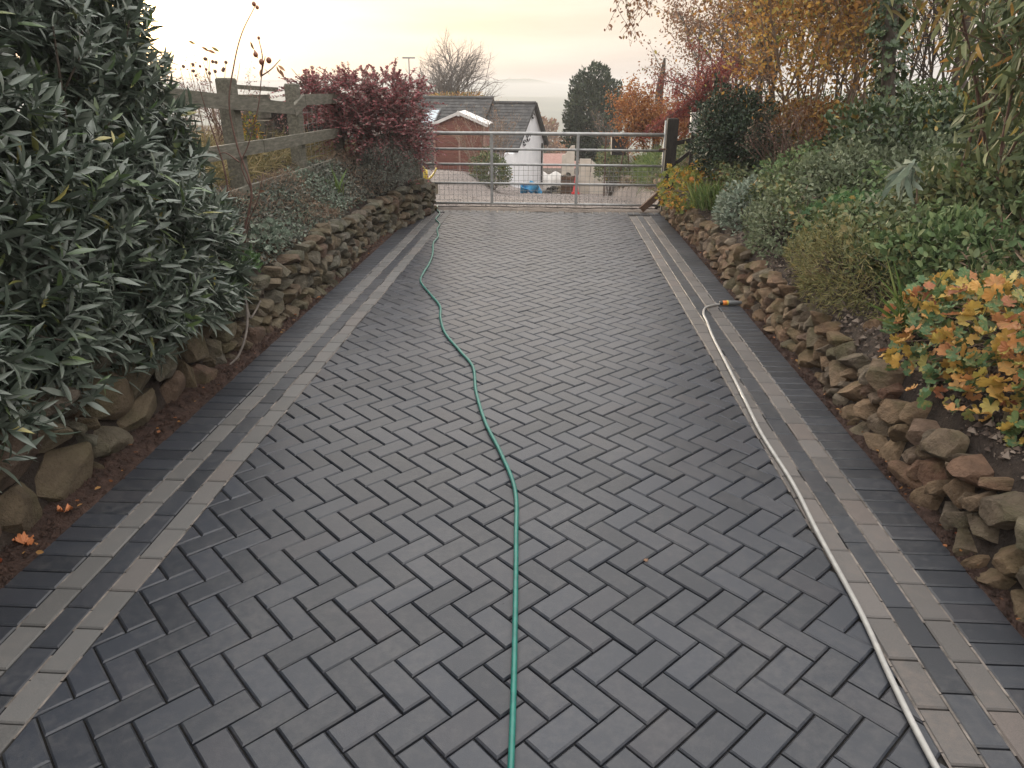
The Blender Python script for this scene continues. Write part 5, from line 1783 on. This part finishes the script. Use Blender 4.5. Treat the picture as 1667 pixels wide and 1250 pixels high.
# ---------------------------------------------------------------- yard: shed
def shed():
    x0, x1, y, zb, ze, zr = -3.78, -2.14, 24.0, -0.86, 0.70, 1.02
    xm = (x0 + x1) / 2
    dep = 1.5
    root = thing('garden_shed', 'red brown wooden shed with pale barge boards and double doors beyond the gate', 'shed', (xm, y + dep / 2, zb))
    body = MB().prism([(x0, zb), (x1, zb), (x1, ze - 0.02), (xm, zr - 0.04), (x0, ze - 0.02)], 0, dep, Matrix.Translation((0, y, 0)) @ Matrix.Rotation(math.pi / 2, 4, 'X') @ Matrix.Scale(-1, 4, (0, 0, 1)))
    part('wall', body.mesh('wall', M['shed_wood']), root)
    # gable boards above the doors
    for q in range(3):
        z = 0.62 + 0.115 * q
        hw = max(0.06, (x1 - x0) / 2 * min(1, (zr - 0.06 - z - 0.05) / (zr - ze)))
        part('board', MB().box((xm, y - 0.012, z), (2 * hw, 0.022, 0.108)).mesh('board', M['shed_wood']), root)
    for s in (-1, 1):
        w = (x1 - x0) / 2 - 0.09
        cx = xm + s * (w / 2 + 0.012)
        door = part('door', MB().box((cx, y - 0.006, (zb + 0.55) / 2 + 0.02), (w, 0.016, 0.55 - zb)).mesh('door', M['shed_wood']), root)
        for q in range(12):
            z = zb + 0.115 + q * 0.116
            b = part('board', MB().box((cx, y - 0.024, z), (w - 0.01, 0.022, 0.108)).mesh('board', M['shed_wood']), door)
        for z in (0.47, -0.72):
            hx = xm + s * (w + 0.005)
            hm = MB().add(np.array([(hx, y - 0.04, z - 0.045), (hx, y - 0.04, z + 0.045), (hx - s * 0.03, y - 0.04, z + 0.012), (hx - s * 0.22, y - 0.04, z + 0.006), (hx - s * 0.22, y - 0.04, z - 0.006), (hx - s * 0.03, y - 0.04, z - 0.012),
                                    (hx, y - 0.036, z - 0.045), (hx, y - 0.036, z + 0.045), (hx - s * 0.03, y - 0.036, z + 0.012), (hx - s * 0.22, y - 0.036, z + 0.006), (hx - s * 0.22, y - 0.036, z - 0.006), (hx - s * 0.03, y - 0.036, z - 0.012)]),
                          [np.array([[0, 1, 2, 3, 4, 5]]), np.array([[0, 1, 7, 6], [1, 2, 8, 7], [2, 3, 9, 8], [3, 4, 10, 9], [4, 5, 11, 10], [5, 0, 6, 11]])])
            part('hinge', hm.mesh('hinge', M['steel']), door)
    part('cover_strip', MB().box((xm, y - 0.05, -0.15), (0.055, 0.02, 1.36)).mesh('cover_strip', M['shed_trim']), root)
    part('door_bolt', MB().box((xm + 0.05, y - 0.065, -0.02), (0.16, 0.02, 0.035)).mesh('door_bolt', M['steel']), root)
    for x in (x0 + 0.03, x1 - 0.03):
        part('corner_post', MB().box((x, y - 0.03, (zb + ze) / 2), (0.06, 0.05, ze - zb)).mesh('corner_post', M['shed_trim']), root)
    roof = MB()
    for s in (-1, 1):
        ex = xm + s * ((x1 - x0) / 2 + 0.10)
        ez = ze - 0.055
        sl = unit(np.array([ex - xm, 0, ez - zr]))
        nn = np.array([-sl[2], 0, sl[0]]) * (1 if s > 0 else -1)
        c0, c1 = np.array([xm, 0, zr]), np.array([ex, 0, ez])
        V = []
        for yy in (y - 0.10, y + dep + 0.1):
            for c in (c0, c1):
                for h in (0.0, 0.03):
                    V.append(c + np.array([0, yy, 0]) + nn * h)
        roof.add(np.array(V), np.array([[0, 1, 3, 2], [4, 6, 7, 5], [0, 2, 6, 4], [1, 5, 7, 3], [2, 3, 7, 6], [0, 4, 5, 1]]))
        part('barge_board', timber(MB(), c0 + np.array([0, y - 0.115, -0.015]) - sl * 0.0, c1 + np.array([0, y - 0.115, -0.015]), 0.022, 0.085).mesh('barge_board', M['white_paint']), root)
    part('roof', roof.mesh('roof', M['white_paint']), root)
    part('finial', MB().box((xm, y - 0.135, zr - 0.03), (0.07, 0.016, 0.16)).mesh('finial', M['white_paint']), root)


shed()

# ---------------------------------------------------------------- yard: white outbuilding with slate roofs
def house():
    A, B = np.array([-1.58, 33.0]), np.array([-0.47, 37.0])
    g = B - A
    along = unit(np.array([-g[1], g[0]]))          # to the left, along the ridge
    gl = np.linalg.norm(g)
    gd = g / gl
    zb, ze, zr = -2.75, -0.66, 1.08
    root = thing('slate_roofed_outbuilding', 'white rendered outbuilding with slate roofs and a narrow gable end', 'building', (A[0] - 2, A[1] + 2, zb))

    def pt(u, v, z):          # u along the ridge from the gable, v from front to back
        p = A + along * u + gd * v
        return np.array([p[0], p[1], z])

    def range_(u0, u1, ze_, zr_, nm, over):
        V = [pt(u0, 0, zb), pt(u0, gl, zb), pt(u0, gl, ze_), pt(u0, gl * .56, zr_ - 0.06), pt(u0, 0, ze_)]
        W = [pt(u1, 0, zb), pt(u1, gl, zb), pt(u1, gl, ze_), pt(u1, gl * .56, zr_ - 0.06), pt(u1, 0, ze_)]
        mb = MB().add(np.array(V + W), [np.array([[0, 1, 2, 3, 4], [9, 8, 7, 6, 5]]), np.array([[0, 5, 6, 1], [1, 6, 7, 2], [4, 9, 5, 0], [2, 7, 8, 3], [3, 8, 9, 4]])])
        part('wall', mb.mesh('wall', M['render']), root)
        # roof slopes with courses of slates
        for (v0, v1, z0, z1, s) in ((-0.22, gl * .56, ze_ - 0.12, zr_, 1), (gl + 0.22, gl * .56, ze_ - 0.10, zr_, -1)):
            roof = MB().add(np.array([pt(u0 - over, v0, z0), pt(u1, v0, z0), pt(u1, v1, z1), pt(u0 - over, v1, z1),
                                      pt(u0 - over, v0, z0 - 0.07), pt(u1, v0, z0 - 0.07), pt(u1, v1, z1 - 0.07), pt(u0 - over, v1, z1 - 0.07)]),
                            np.array([[0, 1, 2, 3], [7, 6, 5, 4], [0, 4, 5, 1], [1, 5, 6, 2], [2, 6, 7, 3], [3, 7, 4, 0]]))
            ro = part('roof', roof.mesh('roof', M['wood_dark']), root)
            sm = MB()
            r = random.Random(3)
            rows = 15
            nrm = np.cross(pt(1, v0, z0) - pt(0, v0, z0), pt(0, v1, z1) - pt(0, v0, z0))
            nrm = unit(nrm) * (1 if nrm[2] > 0 else -1)
            for k in range(rows):
                t0, t1 = k / rows - 0.01, (k + 1) / rows + 0.03
                u = u0 - over - (0.12 if k % 2 else 0)
                while u < u1:
                    ua, ub = max(u, u0 - over), min(u + 0.235, u1)
                    if ub - ua > 0.03:
                        lift = 0.024 + r.uniform(0, 0.006)
                        a, b = pt(ua, v0 + (v1 - v0) * t0, z0 + (z1 - z0) * t0) + nrm * lift, pt(ub, v0 + (v1 - v0) * t0, z0 + (z1 - z0) * t0) + nrm * lift
                        c, d = pt(ub, v0 + (v1 - v0) * min(t1, 1), z0 + (z1 - z0) * min(t1, 1)) + nrm * 0.006, pt(ua, v0 + (v1 - v0) * min(t1, 1), z0 + (z1 - z0) * min(t1, 1)) + nrm * 0.006
                        sm.add(np.array([a, b, c, d, a - nrm * 0.012, b - nrm * 0.012]), [np.array([[0, 1, 2, 3], [0, 4, 5, 1]])])
                    u += 0.245
            part('slates', sm.mesh('slates', M['slate']), root, kind='stuff')
        part('ridge', MB().tube(np.array([pt(u0 - over, gl * .56, zr_ + 0.03), pt(u1, gl * .56, zr_ + 0.03)]), 0.075, 8).mesh('ridge', M['slate']), root)

    range_(0, 1.95, ze, zr, 'low', 0.14)
    range_(1.96, 7.2, ze + 0.15, zr + 0.20, 'high', 0.06)
    # skylight in the higher roof
    v0, v1, z0, z1 = -0.22, gl * .56, ze + 0.03, zr + 0.20
    fr = MB()

    def rp(u, t, h):
        p = pt(u, v0 + (v1 - v0) * t, z0 + (z1 - z0) * t)
        n = unit(np.cross(pt(1, v0, z0) - pt(0, v0, z0), pt(0, v1, z1) - pt(0, v0, z0)))
        n = n * (1 if n[2] > 0 else -1)
        return p + n * h

    ua, ub, ta, tb = 4.25, 4.85, 0.42, 0.72
    gm = MB().add(np.array([rp(ua, ta, .08), rp(ub, ta, .08), rp(ub, tb, .08), rp(ua, tb, .08)]), np.array([[0, 1, 2, 3]]))
    sky_ = part('skylight', gm.mesh('skylight', M['glass']), root)
    for a, b in (((ua, ta), (ub, ta)), ((ub, ta), (ub, tb)), ((ub, tb), (ua, tb)), ((ua, tb), (ua, ta))):
        fr.tube(np.array([rp(a[0], a[1], .07), rp(b[0], b[1], .07)]), 0.04, 5)
    part('frame', fr.mesh('frame', M['grey_plastic']), sky_)
    # dark barge board on the far verge, white lower lean-to wall in front
    part('barge_board', timber(MB(), pt(-0.16, gl * .56, zr - 0.02), pt(-0.16, gl + 0.25, ze - 0.14), 0.05, 0.2).mesh('barge_board', M['wood_dark']), root)
    part('low_wall', MB().add(np.array([pt(-0.02, -0.7, zb), pt(-0.02, 0.02, zb), pt(-0.02, 0.02, -0.86), pt(-0.02, -0.7, -0.86), pt(0.35, -0.7, zb), pt(0.35, 0.02, zb), pt(0.35, 0.02, -0.86), pt(0.35, -0.7, -0.86)]),
                              np.array([[0, 1, 2, 3], [7, 6, 5, 4], [0, 3, 7, 4], [3, 2, 6, 7], [1, 5, 6, 2], [0, 4, 5, 1]])).mesh('low_wall', M['render']), root)
    # wrought iron ornaments fixed to the gable
    for (v, z, s, nm) in ((1.0, -0.55, 0.14, 0), (1.55, -0.35, 0.2, 1), (2.2, 0.55, 0.14, 2)):
        mb = MB()
        c = pt(-0.05, v, z)
        e1 = np.array([gd[0], gd[1], 0])
        for k, (a0, a1, rr) in enumerate(((0.3, 2.9, 1.0), (3.3, 6.0, 0.7), (1.5, 4.4, 0.45))):
            P = [c + e1 * s * rr * math.cos(a) * 1.6 + UP * s * rr * math.sin(a) for a in np.linspace(a0, a1, 9)]
            mb.tube(np.array(P), 0.022, 5)
        part('iron_ornament', mb.mesh('iron_ornament', M['black_plastic']), root)
    part('downpipe', MB().tube(np.array([pt(-0.06, gl * .9, ze - 0.05), pt(-0.06, gl * .9, zb)]), 0.035, 7).mesh('downpipe', M['wood_dark']), root)


house()

# shrub with bare twigs against the outbuilding
rt_, tips, _ = tree('climbing_shrub', 'twiggy shrub with pale leaves standing in front of the slate roofed outbuilding', 'bush', [(-1.85 + 0.22 * math.sin(q * 1.9), 22.0 + 0.3 * math.cos(q * 1.9), -0.95) for q in range(9)], SPEC_SHRUB, 1.8, 0.018, M['bark_pale'], 151, tilt=0.28)
P, D, N, S = leaves_on(tips, 700, T_RHOMB, (0.03, 0.055), 151, 0.03)
finish_plant(rt_, T_RHOMB, P, D, N, S, L['bronze'])
plant('evergreen_shrub', 'dark green shrub at the foot of the outbuilding behind the gate', 'bush', (-1.72, 21.4, -0.55), (0.52, 0.6, 0.62), T_OVAL, 3200, (0.04, 0.08), L['dull_green'], stems=30, zmin=-0.5, lump=0.35)

# blue heap, rubble, crate, red cone, boards
r_ = np.random.default_rng(161)
bp_ = thing('blue_tub_heap', 'bright blue plastic tubs heaped by the white gable wall', 'tub', (-0.62, 23.0, -1.3))
for (x, y, z, rr, tx, ty) in ((-0.85, 23.0, -1.16, 0.15, 0.5, 0.2), (-0.62, 22.9, -1.10, 0.17, -0.4, 0.6), (-0.45, 23.05, -1.2, 0.13, 0.2, -0.7)):
    prof = [(-.14, rr * .72), (.12, rr), (.14, rr * 1.06), (.14, rr * .93), (-.1, rr * .66)]
    Rm = Matrix.Rotation(tx, 3, 'X') @ Matrix.Rotation(ty, 3, 'Y')
    V, F = tube(np.array([(0, 0, q[0]) for q in prof]), np.array([q[1] for q in prof]), 16) if False else (None, None)
    a = np.arange(16) * 2 * math.pi / 16
    V = np.array([[q[1] * math.cos(t), q[1] * math.sin(t), q[0]] for q in prof for t in a])
    F = np.array([[i * 16 + k, i * 16 + (k + 1) % 16, (i + 1) * 16 + (k + 1) % 16, (i + 1) * 16 + k] for i in range(len(prof) - 1) for k in range(16)])
    V = V @ np.array(Rm).T + np.array([x, y, z])
    part('tub', MB().add(V, F).mesh('tub', M['blue_plastic'], True), bp_)
rb = thing('rubble_heap', 'low dark heap of rubble and soil beyond the gate beside the blue tubs', 'rubble', (0.1, 23.2, -1.35))
dark_rock = [rock_mesh('stone', 300 + k, M['wood_dark'] if k % 2 else M['stone_left'], 2, 3.5, 0.1) for k in range(4)]
for q in range(46):
    o = link('stone', dark_rock[q % 4], rb)
    rr = r_.random() ** 0.5
    a = r_.uniform(0, 6.28)
    p = Vector((0.1 + 0.42 * rr * math.cos(a), 23.2 + 0.5 * rr * math.sin(a), -1.33 + 0.2 * (1 - rr) + 0.03 * r_.random()))
    o.location = p - rb.location
    s = r_.uniform(0.09, 0.22)
    o.scale = (s, s * 0.9, s * 0.7)
    o.rotation_euler = tuple(r_.uniform(-0.6, 0.6, 3))
cr_ = thing('slatted_crate', 'brown slatted crate full of rubble behind the gate', 'crate', (0.47, 22.6, -1.25))
for q in range(5):
    part('slat', MB().box((0.47, 22.42, -1.16 + 0.1 * q), (0.40, 0.02, 0.075)).mesh('slat', M['wood_brown']), cr_)
    part('slat', MB().box((0.47, 22.78, -1.16 + 0.1 * q), (0.40, 0.02, 0.075)).mesh('slat', M['wood_brown']), cr_)
    for x in (0.265, 0.675):
        part('slat', MB().box((x, 22.6, -1.16 + 0.1 * q), (0.02, 0.34, 0.075)).mesh('slat', M['wood_brown']), cr_)
for x in (0.285, 0.655):
    part('corner_post', MB().box((x, 22.45, -0.95), (0.035, 0.035, 0.56)).mesh('corner_post', M['wood_dark']), cr_)
for q in range(7):
    o = link('stone', dark_rock[q % 4], cr_)
    o.location = Vector((0.47 + r_.uniform(-0.13, 0.13), 22.6 + r_.uniform(-0.1, 0.1), -0.72 + r_.uniform(-0.05, 0.05))) - cr_.location
    o.scale = (0.18, 0.16, 0.12)
cn = thing('red_cone', 'small red marker cone standing before the cream boards', 'cone', (0.70, 22.1, -1.2))
part('cone', turned('cone', (0.70, 22.1, -1.13), UP, [(0, .095), (.02, .09), (.48, .03), (.5, .025)], M['red_plastic']), cn)
part('base', MB().box((0.70, 22.1, -1.145), (0.24, 0.24, 0.03)).mesh('base', M['red_plastic']), cn)
bd = thing('cream_boards', 'cream boards standing on edge against the yard wall', 'board', (1.2, 23.0, -1.3))
for (poly, yy) in (([(0.82, -1.30), (1.16, -1.30), (1.16, -0.25), (0.82, -0.25)], 23.1), ([(1.17, -1.30), (1.62, -1.30), (1.62, -0.72), (1.36, -0.42), (1.17, -0.27)], 22.9), ([(0.30, -1.2), (0.72, -1.2), (0.72, 0.0), (0.60, -0.02), (0.42, -0.28), (0.30, -0.32)], 25.2)):
    part('board', MB().prism(poly, 0, 0.07, Matrix.Translation((0, yy, 0)) @ Matrix.Rotation(math.pi / 2, 4, 'X')).mesh('board', M['cream']), bd)
wp = tag(link('white_sheet', MB().add(np.array([(x, 26 + 0.1 * math.sin(x * 9), z + 0.05 * math.sin(x * 14)) for z in (-1.7, -1.3, -0.98) for x in np.linspace(-0.32, 0.34, 10)]),
                                      np.array([[i * 10 + k, i * 10 + k + 1, (i + 1) * 10 + k + 1, (i + 1) * 10 + k] for i in range(2) for k in range(9)])).mesh('white_sheet', M['white_sheet'], True)), 'crumpled white sheet beyond the rubble heap', 'sheet')
so = wp.modifiers.new('thick', 'SOLIDIFY')
so.thickness = 0.02
rp_ = tag(link('rusty_stake', MB().tube(np.array([(1.39, 20.0, -1.2), (1.38, 20.0, -0.3), (1.37, 20.0, 0.62)]), 0.02, 7).mesh('rusty_stake', M['rust'])), 'thin rusty stake standing before the grass bank beyond the gate', 'stake')
bn = thing('black_bin', 'black lidded bin beyond the gate under the orange hedge', 'bin', (1.78, 19.0, 0.1))
part('body', MB().box((1.62, 19.0, 0.42), (0.34, 0.34, 0.42), taper=1.1).mesh('body', M['black_plastic']), bn)
part('lid', MB().box((1.60, 19.0, 0.69), (0.42, 0.42, 0.06), taper=0.9).mesh('lid', M['black_plastic']), bn)
# watering can on the left by the gate
wc = thing('watering_can', 'yellow watering can at the hinge end of the gate', 'watering can', (-2.25, 12.9, 0.0))
part('body', turned('body', (-2.27, 12.9, 0.20), UP, [(0, .10), (.01, .12), (.20, .115), (.22, .10)], M['yellow_plastic']), wc)
part('spout', MB().tube(catmull([(-2.16, 12.9, 0.24), (-2.06, 12.9, 0.34), (-2.0, 12.9, 0.45)], 5), np.linspace(0.02, 0.014, 11), 7).mesh('spout', M['yellow_plastic'], True), wc)
part('handle', MB().tube(catmull([(-2.36, 12.9, 0.27), (-2.44, 12.9, 0.38), (-2.36, 12.9, 0.49), (-2.24, 12.9, 0.47), (-2.20, 12.9, 0.41)], 5), 0.011, 6).mesh('handle', M['yellow_plastic'], True), wc)
st_ = link('stone_slab', MB().box((-2.27, 12.95, 0.09), (0.5, 0.4, 0.2)).mesh('stone_slab', M['stone_left']), None)
tag(st_, 'flat stone slab under the yellow watering can', 'slab')
lt = thing('leaning_tools', 'thin dark garden tools leaning beside the red brown shed', 'tools', (-3.95, 23.8, -0.9))
for (a, b) in (((-4.15, 23.7, -0.85), (-3.88, 23.95, 0.15)), ((-4.05, 23.7, -0.85), (-3.86, 23.95, 0.0)), ((-4.3, 23.75, -0.85), (-3.95, 23.95, 0.25))):
    part('shaft', MB().tube(np.array([a, b]), 0.018, 6).mesh('shaft', M['wood_brown']), lt)
    part('head', MB().box(np.array(a) + np.array([0, 0, 0.06]), (0.16, 0.03, 0.14)).mesh('head', M['rust']), lt)

# red roof lower down the hill
rf = thing('red_roofed_house', 'distant red tiled roof lower down the slope', 'building', (0.0, 62, -6.5))
part('wall', MB().box((0.0, 64, -5.6), (7, 4, 2.6)).mesh('wall', M['cream']), rf)
part('roof', MB().add(np.array([(-3.8, 61.6, -4.35), (3.8, 61.6, -4.35), (3.6, 64, -3.35), (-3.6, 64, -3.35), (-3.8, 66.4, -4.35), (3.8, 66.4, -4.35)]), [np.array([[0, 1, 2, 3], [3, 2, 5, 4]]), np.array([[0, 3, 4], [1, 5, 2]])]).mesh('roof', M['clay_tile']), rf)

# ---------------------------------------------------------------- trees beyond the gate
def ball_tree(name, label, c, radii, n, size, mat, tmpl=T_OVAL, bark='bark', group=None, trunk_r=0.12, stems=50, **kw):
    bz = float(terrain(c[0], c[1]))
    root = thing(name, label, 'tree', (c[0], c[1], bz), group)
    P, D, N, S = mound_leaves(tmpl, c, radii, n, size, **kw)
    finish_plant(root, tmpl, P, D, N, S, L[mat], name='crown')
    top = c[2] + radii[2] * 0.5
    part('trunk', MB().tube(catmull([(c[0], c[1], bz - 0.1), (c[0] + 0.04, c[1], (bz + c[2]) / 2), (c[0], c[1], top)], 6), np.linspace(trunk_r, trunk_r * .35, 13), 8).mesh('trunk', M[bark], True), root)
    part('branches', stems_to(P, (c[0], c[1], (bz + c[2]) / 2), stems, trunk_r * 0.35, 0.01, 0.1).mesh('branches', M[bark]), root, kind='stuff')
    return root


ball_tree('evergreen_tree', 'dense rounded dark evergreen tree beyond the gate', (1.85, 37.0, 0.35), (1.36, 1.4, 2.25), 15000, (0.10, 0.20), 'conifer', tmpl=T_RHOMB, zmin=-0.95, lump=0.2, freq=4.2, up=0.8, shell=0.45)
SPEC_BT = [(7, 0.06, 0.05, 14, 0.62, 0.7), (7, 0.12, 0.03, 9, 0.55, 0.6), (5, 0.16, 0.0, 7, 0.5, 0.6), (4, 0.2, 0.0, 0, 0, 0)]
rt_, tips, _ = tree('bare_tree', 'large bare tree with a domed crown behind the slate roofs', 'tree', [(-6.3, 47.0, -2.9), (-5.8, 47.3, -2.9), (-6.8, 47.2, -2.9)], SPEC_BT, 5.3, 0.13, M['bark_grey'], 171, tilt=0.16)
plant('hazel_hedge', 'ochre brown hedge along the back of the slate roofs under the bare tree', 'hedge', (-5.6, 44.5, 0.4), (3.2, 1.0, 1.15), T_OVAL, 5200, (0.09, 0.17), L['golden'], stem='bark_red', stems=120, zmin=-0.6, lump=0.3, jitter=1.0)
rt_, tips, _ = tree('bronze_birch', 'birch with fine bronze leaves rising behind the red maple', 'tree', [(3.55, 20.5, -0.4), (4.3, 20.8, -0.3), (4.9, 20.4, -0.2)], SPEC_BIR, 3.6, 0.05, M['bark_grey'], 172, tilt=0.08)
P, D, N, S = leaves_on(tips, 9000, T_OVAL, (0.05, 0.085), 172, 0.12)
finish_plant(rt_, T_OVAL, P, D, N, S, L['bronze'], name='crown')
sn = thing('dead_trunk', 'dark broken dead trunk sticking up left of the bronze birch', 'tree', (2.95, 22.0, -0.5))
part('stump', MB().tube(catmull([(2.95, 22, -0.6), (2.93, 22, 0.8), (2.93, 22, 1.7), (2.98, 22, 2.2), (3.0, 22, 2.52)], 6), np.array([0.11] * 13 + list(np.linspace(0.105, 0.03, 12))), 9).mesh('stump', M['bark'], True), sn)
SPEC_HB = [(6, 0.12, 0.03, 8, 0.55, 0.6), (5, 0.16, 0.02, 6, 0.55, 0.6), (4, 0.2, 0.0, 0, 0, 0)]
rt_, tips, _ = tree('orange_hedge', 'orange brown leafy hedge beyond the gate, right of the evergreen tree', 'hedge', [(1.55 + 0.22 * q, 17.2 + 0.25 * math.sin(q * 2.2), 0.0) for q in range(9)], SPEC_HB, 1.35, 0.016, M['bark_red'], 173, tilt=0.2)
P, D, N, S = leaves_on(tips, 13000, T_OVAL, (0.04, 0.07), 173, 0.08)
finish_plant(rt_, T_OVAL, P, D, N, S, L['orange'])
rt_, tips, _ = tree('bare_shrub', 'pale bare shrub between the evergreen tree and the orange hedge', 'bush', [(2.2 + 0.2 * math.sin(q * 2), 26.0 + 0.2 * math.cos(q * 2), -0.9) for q in range(8)], SPEC_SHRUB, 1.7, 0.014, M['bark_grey'], 174, tilt=0.2)
P, D, N, S = leaves_on(tips, 350, T_RHOMB, (0.03, 0.06), 174, 0.04)
finish_plant(rt_, T_RHOMB, P, D, N, S, L['bronze'])
plant('grass_bank', 'fresh green grassy mound on top of the yard wall beyond the gate', 'plant', (2.25, 15.0, 0.05), (0.55, 2.6, 0.52), T_BLADE, 5200, (0.12, 0.28), L['grass'], stems=0, zmin=-0.2, jitter=0.9)
plant('dull_shrub', 'dull green shrub above the yard wall behind the cream boards', 'bush', (1.62, 20.9, -0.35), (0.5, 0.9, 0.62), T_OVAL, 2600, (0.04, 0.08), L['dull_green'], stems=30, zmin=-0.4)
for q, (x, y, z, rx, rz, n, mat, lab) in enumerate(((-2.2, 88, -4.6, 3.0, 3.4, 2600, 'bronze', 'far reddish brown tree right behind the white gable'), (2.6, 96, -6.6, 3.4, 2.2, 2200, 'orange', 'far orange brown tree between the gable and the evergreen'),
                                                    (6.4, 92, -6.4, 3.0, 2.6, 2200, 'bronze', 'far brown tree behind the evergreen tree'), (-1.5, 74, -5.6, 2.6, 1.4, 1600, 'conifer', 'far dark green hedge bush below the reddish trees'))):
    ball_tree('far_tree', lab, (x, y, z), (rx, rx, rz), n, (0.3, 0.55), mat, group='trees on the slope beyond the yard', zmin=-0.9, lump=0.3, trunk_r=0.25)
pl = thing('lamp_pole', 'thin pole with a small cross arm above the cotoneaster', 'pole', (-4.6, 26.0, -0.9))
part('pole', MB().tube(np.array([(-4.83, 26, -1.0), (-4.83, 26, 2.62)]), 0.02, 7).mesh('pole', M['steel']), pl)
part('cross_arm', MB().box((-4.83, 26, 2.64), (0.42, 0.05, 0.05)).mesh('cross_arm', M['steel']), pl)

# ---------------------------------------------------------------- fallen leaves
fl = [mesh_np('fallen_leaf', T_LOBED[0] * np.array([1, 1, s]), T_LOBED[1], leaf_mat('fallen_leaf_%d' % k, [(0, c), (1, tuple(q * 1.5 for q in c))], rough=0.6, transl=0.1), True) for k, (s, c) in enumerate(((3.0, (0.28, 0.075, 0.03)), (2.2, (0.33, 0.12, 0.045)), (1.6, (0.16, 0.09, 0.05))))]
for q, (x, y, s, k, lab) in enumerate(((-2.10, 2.33, 0.075, 1, 'curled orange leaf on red soil by the left edging, highest of the near group'), (-2.08, 2.19, 0.07, 0, 'orange red leaf lying on the left edging at the picture edge'),
                                       (-2.14, 2.12, 0.06, 0, 'dark orange leaf on red soil, lowest at the left picture edge'), (-2.10, 2.62, 0.06, 1, 'small orange leaf on red soil under the hedge'),
                                       (1.70, 2.62, 0.05, 0, 'reddish leaf on soil at the foot of the right wall'), (1.69, 2.02, 0.05, 1, 'orange leaf at the foot of the right wall near the bottom corner'),
                                       (0.42, 2.42, 0.022, 2, 'tiny brown leaf scrap on the herringbone paving right of the green hose'))):
    o = tag(link('fallen_leaf', fl[k], None, (x, y, 0.022 if abs(x) > 1 else 0.003)), lab, 'leaf', 'fallen leaves on the drive and soil')
    o.scale = (s, s, s)
    o.rotation_euler = (0.25 * math.sin(q * 3), 0.3 * math.cos(q * 5), q * 1.3)

def litter():
    n = 170
    side = rng.random(n) < 0.5
    y = rng.uniform(1.5, 10.8, n)
    x = np.where(side, -2.02 - 0.09 * rng.random(n), 1.66 + 0.06 * rng.random(n)) + rng.normal(size=n) * 0.02
    P = np.stack([x, y, np.full(n, 0.024)], -1)
    V, F = leaves(T_OVAL, P, rng.normal(size=(n, 3)) * np.array([1, 1, 0.15]), rng.normal(size=(n, 3)) * 0.4 + UP, rng.uniform(0.012, 0.035, n))
    o = link('leaf_litter', mesh_np('leaf_litter', V, F, L['orange'], True), kind='stuff')
    tag(o, 'scattered scraps of brown and orange leaf along both soil strips', 'litter')


litter()

# ---------------------------------------------------------------- haze
def haze():
    x0, x1, y0, y1 = -2590, 2590, -11.9, 2990
    me = MB().box(((x0 + x1) / 2, (y0 + y1) / 2, (-75 + 9) / 2), (5400, 3200, 84)).mesh('haze')
    m = bpy.data.materials.new('haze')
    m.use_nodes = True
    n, l = m.node_tree.nodes, m.node_tree.links
    n.clear()
    out = nd(n, 'ShaderNodeOutputMaterial')
    v = nd(n, 'ShaderNodeVolumePrincipled')
    v.inputs['Color'].default_value = (0.66, 0.67, 0.70, 1)
    v.inputs['Density'].default_value = 0.0015
    v.inputs['Anisotropy'].default_value = 0.2
    l.new(v.outputs[0], out.inputs['Volume'])
    me.materials.append(m)
    o = link('haze', me)
    o['kind'] = 'stuff'


haze()
